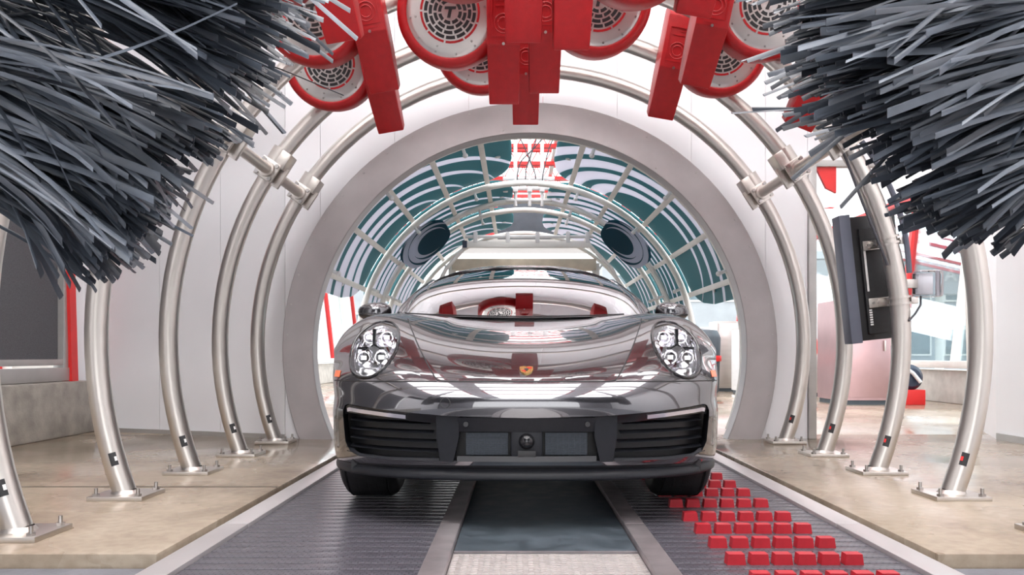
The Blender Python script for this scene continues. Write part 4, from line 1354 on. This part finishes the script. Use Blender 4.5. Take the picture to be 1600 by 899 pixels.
# shut lines, as thin dark seams laid on the skin
def seam(pts, r=0.0022, off=0.0006):
    out = []
    for (a, b) in zip(pts[:-1], pts[1:]):
        for k in range(8):
            t = k/8; p = surf(a[0]+(b[0]-a[0])*t, a[1]+(b[1]-a[1])*t, off)
            if p is not None: out.append(p)
    p = surf(*pts[-1], off)
    if p is not None: out.append(p)
    return out
b = MB()
hl = [(0.0,.556),(0.325,.556),(0.350,.560),(0.365,.575),(0.43,.66),(0.48,.727),(0.53,.793),(0.56,.833)]
for s in (-1,1): b.tube(seam([(s*x,z) for x,z in hl]), 0.0026, 6)
cobj('hood_seam', b, M['black'], hood)
b = MB()
for s in (-1,1): b.tube(seam([(s*x,z) for x,z in [(0.352,.556),(0.5,.554),(0.65,.553),(0.75,.552),(0.83,.55)]]), 0.0024, 6)
cobj('bumper_seam', b, M['black'], body)
b = MB()
pts = [surf(0.315+0.019*math.cos(q)*-1*1.0-0.63+0.0, .475+0.019*math.sin(q), 0.0004) for q in [2*PI*k/24 for k in range(24)]]
b.tube(pts, 0.0016, 6, closed=True)
cobj('tow_cover', b, M['black'], body)

# ---- lower lip
LF = [fas(0.16, 0.168, 0.168, 0.955), fas(0.03, 0.170, 0.168, 0.985), fas(0.018, 0.180, 0.178, 0.99), fas(0.030, 0.205, 0.196, 0.99), fas(0.050, 0.218, 0.205, 0.985), fas(0.12, 0.222, 0.210, 0.97)]
GL = loft(LF, 6, 3)
cobj('front_lip', mir(MB().grid([[tuple(p) for p in r] for r in GL])), M['trim_black'], smooth=60)
cobj('underbody', MB().box((0,2.2,0.20),(1.45,3.9,0.05)), M['black'])

# ---- intakes
cobj('intake_lining', in_lining, M['trim_black'], smooth=30)
def follow(x, dy=0.0):
    x = abs(x); return float(np.interp(x, XF, PF))+dy
def band(x0, x1, zf0, zf1, dy0, dy1, n=24, thick=0.012, s=1):
    """plate that follows the plan curve of the bumper"""
    b = MB(); rows = []
    for i in range(n+1):
        x = x0+(x1-x0)*i/n
        z0, z1 = zf0(x), zf1(x)
        y0, y1 = follow(x,dy0), follow(x,dy1)
        rows.append([(s*x,y0,z0),(s*x,y1,z1),(s*x,y1+thick,z1),(s*x,y0+thick,z0),(s*x,y0,z0)])
    b.grid(rows); b.f.append((0,1,2,3)); e = len(b.v)-5; b.f.append((e,e+1,e+2,e+3))
    return b
b = band(-0.79,0.79,lambda x:.225,lambda x:.475,0.095,0.095)
cobj('intake_backing', b, M['black'], smooth=60)
def ztop(x): return float(np.interp(abs(x),[0,.3,.45,.6,.735,.764],[.416,.424,.434,.446,.456,.44]))
def zbot(x): return float(np.interp(abs(x),[0,.3,.55,.69,.76],[.248,.248,.243,.247,.33]))
for s, sn in ((1,'right'),(-1,'left')):
    for k in range(4):
        zc = 0.272+0.036*k
        x0, x1 = 0.345+0.010*k, 0.728
        b = band(x0, x1, lambda x: zc+0.010-0.018*0+0.004*(x-.35), lambda x: zc+0.018+0.004*(x-.35), 0.012, 0.060, thick=0.010, s=s)
        cobj('grille_slat', b, M['trim_black'], smooth=40)
    # frame bar under the top edge with the daytime strip on it
    cobj('intake_frame', band(0.33,0.755,lambda x: ztop(x)-0.034,lambda x: ztop(x)-0.002,0.014,0.004,s=s), M['black_gloss'], smooth=40)
    cobj('intake_frame', band(0.34,0.745,lambda x: zbot(x)+0.002 if x < .7 else .26,lambda x: zbot(x)+0.012 if x < .7 else .275,0.008,0.02,s=s), M['trim_black'], smooth=40)
    b = band(0.475,0.742,lambda x: ztop(x)-0.028,lambda x: ztop(x)-0.012,0.006,0.000,s=s)
    cobj('daytime_light', b, M['drl'], smooth=40, label='pale light strip in the intake')
    # strut between outer intake and centre
    b = MB()
    pf = [(0.285,.245),(0.335,.245),(0.352,.345),(0.352,.428),(0.265,.425),(0.262,.345)]
    b.prism([(s*x,z) for x,z in pf], lambda x,z:(x,follow(x,0.004),z), lambda x,z:(x,follow(x,0.08),z))
    cobj('intake_strut', b, M['trim_black'], smooth=0)
    # radiator mesh beside the sensor
    b = MB(); b.box((s*0.155,0.065,0.312),(0.165,0.01,0.088)); rad = cobj('radiator_mesh', b, M['radiator'])
    b = MB()
    for i in range(12): b.box((s*0.155,0.057,0.273+0.0071*i),(0.165,0.006,0.0022))
    for i in range(8): b.box((s*(0.078+0.022*i),0.056,0.312),(0.0022,0.006,0.088))
    cobj('mesh_bars', b, M['radiator'], rad, kind='stuff')
# centre trim above and below the mesh, and sensor
cobj('center_trim', band(-0.27,0.27,lambda x:.362,lambda x:.418,0.018,-0.002,n=16), M['trim_black'], smooth=50)
cobj('center_trim', band(-0.27,0.27,lambda x:.248,lambda x:.268,0.0,0.012,n=16), M['trim_black'], smooth=50)
b = MB().box((0,0.045,0.315),(0.125,0.05,0.105),0.012); sens = cobj('sensor_housing', b, M['trim_black'])
cobj('sensor_eye', MB().ball((0,0.022,0.325),0.032,20,14), M['black_gloss'], sens)
cobj('sensor_plate', MB().box((0,0.016,0.276),(0.07,0.01,0.028),0.004), M['black'], sens)
for x in (-0.235,0.235,-0.40,0.40):
    p = surf(x, 0.462+0.02*abs(x), 0.0)
for s in (-1,1):
    cobj('parking_sensor', MB().cyl((s*0.235,follow(0.235,-0.002),0.392),(s*0.235,follow(0.235,0.01),0.392),0.010,n=14), M['black'])

# ---- headlights
def head(s):
    f = (lambda m: m) if s > 0 else flipx
    root = cobj('headlight', f(lens_mb_copy()), M['lens'], smooth=180, label='clear round headlight lens')
    b = MB(); b.v = list(head_lining.v); b.f = list(head_lining.f)
    cobj('bucket', f(b), M['trim_black'], root, smooth=60)
    # bezel: dark ring on the rim, thinner bright ring inside
    pts = [surf(x, z, 0.002) for x, z in head_poly]
    b = MB(); b.tube(pts, 0.0065, 8, closed=True); cobj('bezel', f(b), M['black_gloss'], root)
    pts = [surf(LX+(x-LX)*0.90, LZ+(z-LZ)*0.90, -0.012) for x, z in head_poly]
    b = MB(); b.tube(pts, 0.0048, 8, closed=True); cobj('inner_ring', f(b), M['chrome'], root)
    # back of the bucket, a sloped shiny dish made of stepped rings
    rows = []
    for q, dep in ((0.98,0.018),(0.86,0.042),(0.78,0.044),(0.66,0.070),(0.58,0.071),(0.34,0.088),(0.02,0.09)):
        rows.append([tuple(surf(LX+(x-LX)*q, LZ+(z-LZ)*q, 0)+Vector((0,dep,0))) for x, z in head_poly]+[tuple(surf(LX+(head_poly[0][0]-LX)*q, LZ+(head_poly[0][1]-LZ)*q, 0)+Vector((0,dep,0)))])
    b = MB(); b.grid(rows); cobj('reflector', f(b), M['chrome'], root, smooth=30)
    # four light units in a square, dark cross bar between them
    for dx, dz in ((-0.043,0.048),(0.043,0.050),(-0.046,-0.040),(0.042,-0.042)):
        p = surf(LX+dx, LZ+dz, 0)+Vector((0,0.030,0))
        b = MB().lathe([(0.031,0.035),(0.031,0.004),(0.027,0.0),(0.024,0.004)],p,'Y',20); cobj('light_tube', f(b), M['chrome'], root)
        b = MB().lathe([(0.024,0.006),(0.017,-0.003),(0.0001,-0.006)],p,'Y',20); cobj('light_eye', f(b), M['lens'], root)
        b = MB().box((p.x,p.y+0.007,p.z),(0.022,0.004,0.016),0.002); cobj('led', f(b), M['led'], root, label='lit white light point')
    p = surf(LX, LZ, 0)+Vector((0,0.030,0))
    b = MB().box(p,(0.150,0.02,0.012),0.003); b.box(p+Vector((0,0.004,0)),(0.016,0.02,0.17),0.003); b.cyl(p+Vector((0,-0.012,0)),p+Vector((0,0.02,0)),0.018,n=16)
    cobj('cross_bar', f(b), M['black_gloss'], root)
def lens_mb_copy():
    r = MB(); r.v = list(lens_mb.v); r.f = list(lens_mb.f); return r
head(1); head(-1)
# amber side markers at the bumper corners
for s in (-1,1):
    pts = []
    b = MB(); rows = []
    for i in range(6):
        x = 0.798+0.040*i/5
        lo = surf(s*x, 0.565, 0.0025); hi = surf(s*(x+0.002), 0.592, 0.0025)
        rows.append([tuple(lo), tuple(hi)])
    b.grid(rows); cobj('side_marker', b, M['amber'], smooth=60)

# ---- crest on the hood: gold shield with red bars and a small middle shield
p = surf(0, .598, 0.0)
nrm = (surf(0,.598,1.0)-p).normalized()
U = Vector((1,0,0)); V = nrm.cross(U).normalized()
if V.z < 0: V = -V
def crest(poly, d0, d1):
    return MB().prism(poly, lambda a,c: p+U*a+V*c+nrm*d0, lambda a,c: p+U*a+V*c+nrm*d1)
sh = [(-0.026,0.030),(-0.012,0.034),(0,0.031),(0.012,0.034),(0.026,0.030),(0.027,0.0),(0.021,-0.020),(0.010,-0.032),(0,-0.038),(-0.010,-0.032),(-0.021,-0.020),(-0.027,0.0)]
em = cobj('emblem', crest(sh, -0.002, 0.004), M['gold'], smooth=0, label='small gold crest with red bars')
for sx, sz in ((1,1),(-1,-1)):
    for k in range(2):
        a0 = 0.0105+0.007*k if True else 0
        if sz > 0: poly = [(sx*0.003,0.009+0.009*k),(sx*0.022,0.009+0.009*k),(sx*0.022,0.013+0.009*k),(sx*0.003,0.013+0.009*k)]
        else: poly = [(sx*0.003,-0.007-0.008*k),(sx*(0.020-0.006*k),-0.007-0.008*k),(sx*(0.018-0.006*k),-0.011-0.008*k),(sx*0.003,-0.011-0.008*k)]
        cobj('emblem_bar', crest(poly, 0.004, 0.0055), M['emblem_red'], em, smooth=0)
cobj('emblem_shield', crest([(-0.008,0.009),(0.008,0.009),(0.008,-0.002),(0,-0.012),(-0.008,-0.002)], 0.004, 0.006), M['black'], em, smooth=0)

# ---- greenhouse
def curve3(pts, n):
    A = spline(np.array(mirror_center(np.array([pts]))[0]), n, 0); return [Vector(q) for q in A]
cowl = [(0,1.285,.862),(.2,1.30,.865),(.4,1.355,.872),(.56,1.44,.882),(.665,1.555,.893),(.705,1.66,.902)]
head_r = [(0,2.02,1.205),(.2,2.035,1.200),(.36,2.075,1.185),(.48,2.13,1.163),(.555,2.19,1.138),(.585,2.235,1.118)]
c0, h0 = curve3(cowl, 6), curve3(head_r, 6)
rows = []
for k in range(15):
    t = k/14
    rows.append([tuple(a*(1-t)+b_*t+Vector((0,-0.035*math.sin(PI*t),0.040*math.sin(PI*t)))) for a, b_ in zip(c0, h0)])
ws = cobj('windshield', MB().grid(rows), M['windshield'], smooth=180)
# dark band along the top edge and black cowl panel with wipers
edge = [Vector(r)+Vector((0,-0.004,0.006)) for r in rows[-1]]
# roof and side pillars
roof_st = []
for (y, hw, zc, ze) in ((2.02,.585,1.205,1.118),(2.12,.590,1.228,1.135),(2.3,.595,1.252,1.152),(2.6,.59,1.262,1.158),(2.95,.57,1.24,1.135),(3.3,.53,1.165,1.07),(3.65,.46,1.03,.97),(3.95,.40,.88,.86)):
    row = []
    for q in (0,.25,.5,.72,.88,1.0):
        e = q**2
        yy = y+(0.215 if y < 2.03 else 0.15 if y < 2.2 else 0.06 if y < 2.4 else 0)*(q**2.4)
        row.append((hw*q, yy, zc-(zc-ze)*q**3))
    roof_st.append(row)
roof_st[0] = [(0,2.02,1.207),(.2,2.035,1.202),(.36,2.075,1.187),(.48,2.13,1.165),(.555,2.19,1.140),(.585,2.235,1.120)]
GRf = loft(roof_st, 5, 5)
cobj('roof', mir(MB().grid([[tuple(q) for q in r] for r in GRf])), M['paint'], smooth=60)
b = MB(); b.tube([q+Vector((0,-0.006,0.000)) for q in [Vector(r) for r in rows[-1]]], 0.010, 8); cobj('windshield_seal', b, M['black_gloss'], ws)
for s in (-1,1):
    # pillar from the cowl corner up over the roof edge
    pts0 = [Vector((s*.712,1.60,.888)),Vector((s*.705,1.70,.93)),Vector((s*.672,1.90,1.008)),Vector((s*.632,2.08,1.072)),Vector((s*.598,2.235,1.122)),Vector((s*.602,2.45,1.150)),Vector((s*.598,2.7,1.152)),Vector((s*.575,3.0,1.118))]
    A = spline(np.array([list(q) for q in pts0]), 5, 0)
    b = MB(); b.tube([Vector(q) for q in A], 0.024, 10); cobj('roof_pillar', b, M['paint'])
    # side glass between pillar and shoulder
    top = [(.69,1.74,.945),(.672,1.90,1.008),(.632,2.08,1.072),(.603,2.3,1.14),(.60,2.6,1.148),(.578,2.95,1.118),(.54,3.25,1.05),(.60,3.5,.93)]
    bot = [(.712,1.74,.90),(.716,1.90,.90),(.716,2.08,.902),(.716,2.3,.902),(.716,2.6,.90),(.714,2.95,.90),(.70,3.25,.89),(.66,3.5,.88)]
    b = MB(); b.grid([[(s*x,y,z) for x,y,z in bot],[(s*(a[0]*.55+c[0]*.45+.012),a[1],a[2]*.55+c[2]*.45) for a, c in zip(bot,top)],[(s*x,y,z) for x,y,z in top]])
    cobj('side_window', b, M['dark_glass'], smooth=60)
    # door mirror
    m0 = Vector((s*.885,1.73,.915))
    rows_m = []
    for i in range(11):
        t = PI*i/10
        rr = []
        for j in range(21):
            a = 2*PI*j/20
            cx, cz = math.cos(a), math.sin(a)
            ex = math.copysign(abs(cx)**0.75, cx); ez = math.copysign(abs(cz)**0.75, cz)
            k = math.sin(t)**0.6 if t > 0 and t < PI else 0
            xx = 0.100*ex*k; zz = 0.056*ez*k*(1.0-0.16*ex*1.0)
            rr.append((m0.x+s*xx, m0.y+0.055*(-math.cos(t))-(-0.03*abs(ex)*k), m0.z+zz))
        rows_m.append(rr)
    mr = cobj('door_mirror', MB().grid(rows_m), M['paint'], smooth=60)
    b = MB(); b.tube([Vector((s*.72,1.74,.895)),Vector((s*.78,1.735,.885)),Vector((s*.86,1.735,.878))],[0.022,0.018,0.020],10); cobj('mirror_arm', b, M['black_gloss'], mr)
    b = MB(); b.tube([Vector((s*.795,1.69,.898)),Vector((s*.88,1.684,.893)),Vector((s*.965,1.70,.897))],0.007,8); cobj('mirror_seam', b, M['black_gloss'], mr)
cw = [(q.x*0.985, q.y-0.028, q.z-0.004) for q in c0]
b = MB(); b.grid([[tuple(q) for q in cw],[(q.x,q.y+0.004,q.z+0.002) for q in c0]]); cobj('cowl_panel', b, M['black'], smooth=60)
for s, x0, x1 in ((1,0.42,-0.12),(1,-0.10,-0.60)):
    def wsp(x, t, off):
        i = (x+0.705)/1.41*(len(rows[0])-1); i0 = max(0,min(len(rows[0])-2,int(i))); fr = i-i0
        k = int(t*14); r = rows[k]
        return Vector(r[i0])*(1-fr)+Vector(r[i0+1])*fr+Vector((0,-0.7*off,off))
    b = MB(); b.tube([wsp(x0+(x1-x0)*q, 0.0 if q < 0.5 else 0.0, 0.006) for q in [i/10 for i in range(11)]], 0.004, 6)
    cobj('wiper', b, M['black'])

# ---- cabin seen through the windshield
b = MB()
b.prism([(1.36,.80),(1.48,.875),(1.75,.885),(1.86,.83),(1.86,.70),(1.40,.70)], lambda y,z:(-0.64,y,z), lambda y,z:(0.64,y,z)); cobj('dashboard', b, M['leather'], smooth=30)
cobj('cabin_floor', MB().box((0,2.45,0.56),(1.2,1.9,0.05)), M['leather'])
for s in (-1,1):
    se = cobj('seat', MB().box((s*0.34,2.35,0.66),(0.46,0.5,0.16),0.05), M['leather'])
    cobj('backrest', MB().box((s*0.34,2.62,0.90),(0.44,0.14,0.44),0.06,rot=RX(-0.2)), M['leather'], se)
    cobj('headrest', MB().box((s*0.34,2.68,1.11),(0.26,0.10,0.13),0.04,rot=RX(-0.2)), M['leather'], se)
sw = cobj('steering_wheel', MB().tube([(0.34+0.175*math.cos(q),1.99-0.05*math.sin(q),0.86+0.165*math.sin(q)) for q in [2*PI*i/28 for i in range(28)]],0.015,8,closed=True), M['leather'])
b = MB(); b.cyl((0.34,1.98,0.86),(0.34,1.86,0.82),0.05,n=14); b.box((0.34,1.99,0.86),(0.33,0.02,0.03),0.004); cobj('steering_hub', b, M['leather'], sw)
cobj('inner_mirror', MB().box((0.0,2.05,1.11),(0.24,0.03,0.065),0.012), M['black'])

# ---- wheels
def make_wheel(x, y, s):
    R, W = 0.338, 0.245
    w = cobj('wheel', MB().lathe([(0.225,-W/2+0.02),(0.25,-W/2),(0.30,-W/2-0.004),(0.325,-W/2+0.012),(R,-W/2+0.045),(R,W/2-0.045),(0.325,W/2-0.012),(0.30,W/2+0.004),(0.25,W/2),(0.225,W/2-0.02)],(x,y,R-0.02),'X',48), M['rubber'], smooth=50)
    b = MB()
    for k in range(5): b.lathe([(R+0.0005,-0.09+0.045*k-0.004),(R-0.004,-0.09+0.045*k),(R+0.0005,-0.09+0.045*k+0.004)],(x,y,R-0.02),'X',48)
    cobj('tread_groove', b, M['black'], w)
    xo = x+s*W/2*0.82
    rim = cobj('rim', MB().lathe([(0.235,-W/2+0.01),(0.22,-W/2+0.03),(0.205,0),(0.22,W/2-0.03),(0.235,W/2-0.01)],(x,y,R-0.02),'X',40), M['grey_frame'], w)
    b = MB()
    for k in range(10):
        a = 2*PI*k/10+(0.10 if k % 2 else -0.10)
        c0_, c1_ = Vector((xo,y+0.04*math.cos(a),R-0.02+0.04*math.sin(a))), Vector((xo-s*0.01,y+0.215*math.cos(a),R-0.02+0.215*math.sin(a)))
        b.cyl(c0_, c1_, 0.018, 0.012, n=8)
    b.cyl((xo-s*0.02,y,R-0.02),(xo+s*0.012,y,R-0.02),0.06,n=20)
    cobj('spoke_set', b, M['grey_frame'], rim)
    cobj('brake_disc', MB().cyl((x-s*0.02,y,R-0.02),(x-s*0.0,y,R-0.02),0.18,n=28), M['chrome'], w)
for y, x in ((0.85,0.725),(3.30,0.775)):
    for s in (-1,1):
        make_wheel(s*x, y, s)
        b = MB(); ro_ = 0.375
        rows_w = []
        for i in range(17):
            a = -0.42+(PI+0.84)*i/16
            rows_w.append([(s*(x-0.16),y+ro_*math.cos(a),0.335+ro_*math.sin(a)),(s*(x+0.075),y+ro_*math.cos(a),0.335+ro_*math.sin(a))])
        b.grid(rows_w); b.f.append(tuple(2*i for i in range(17)))
        cobj('wheel_liner', b, M['black'], smooth=60)
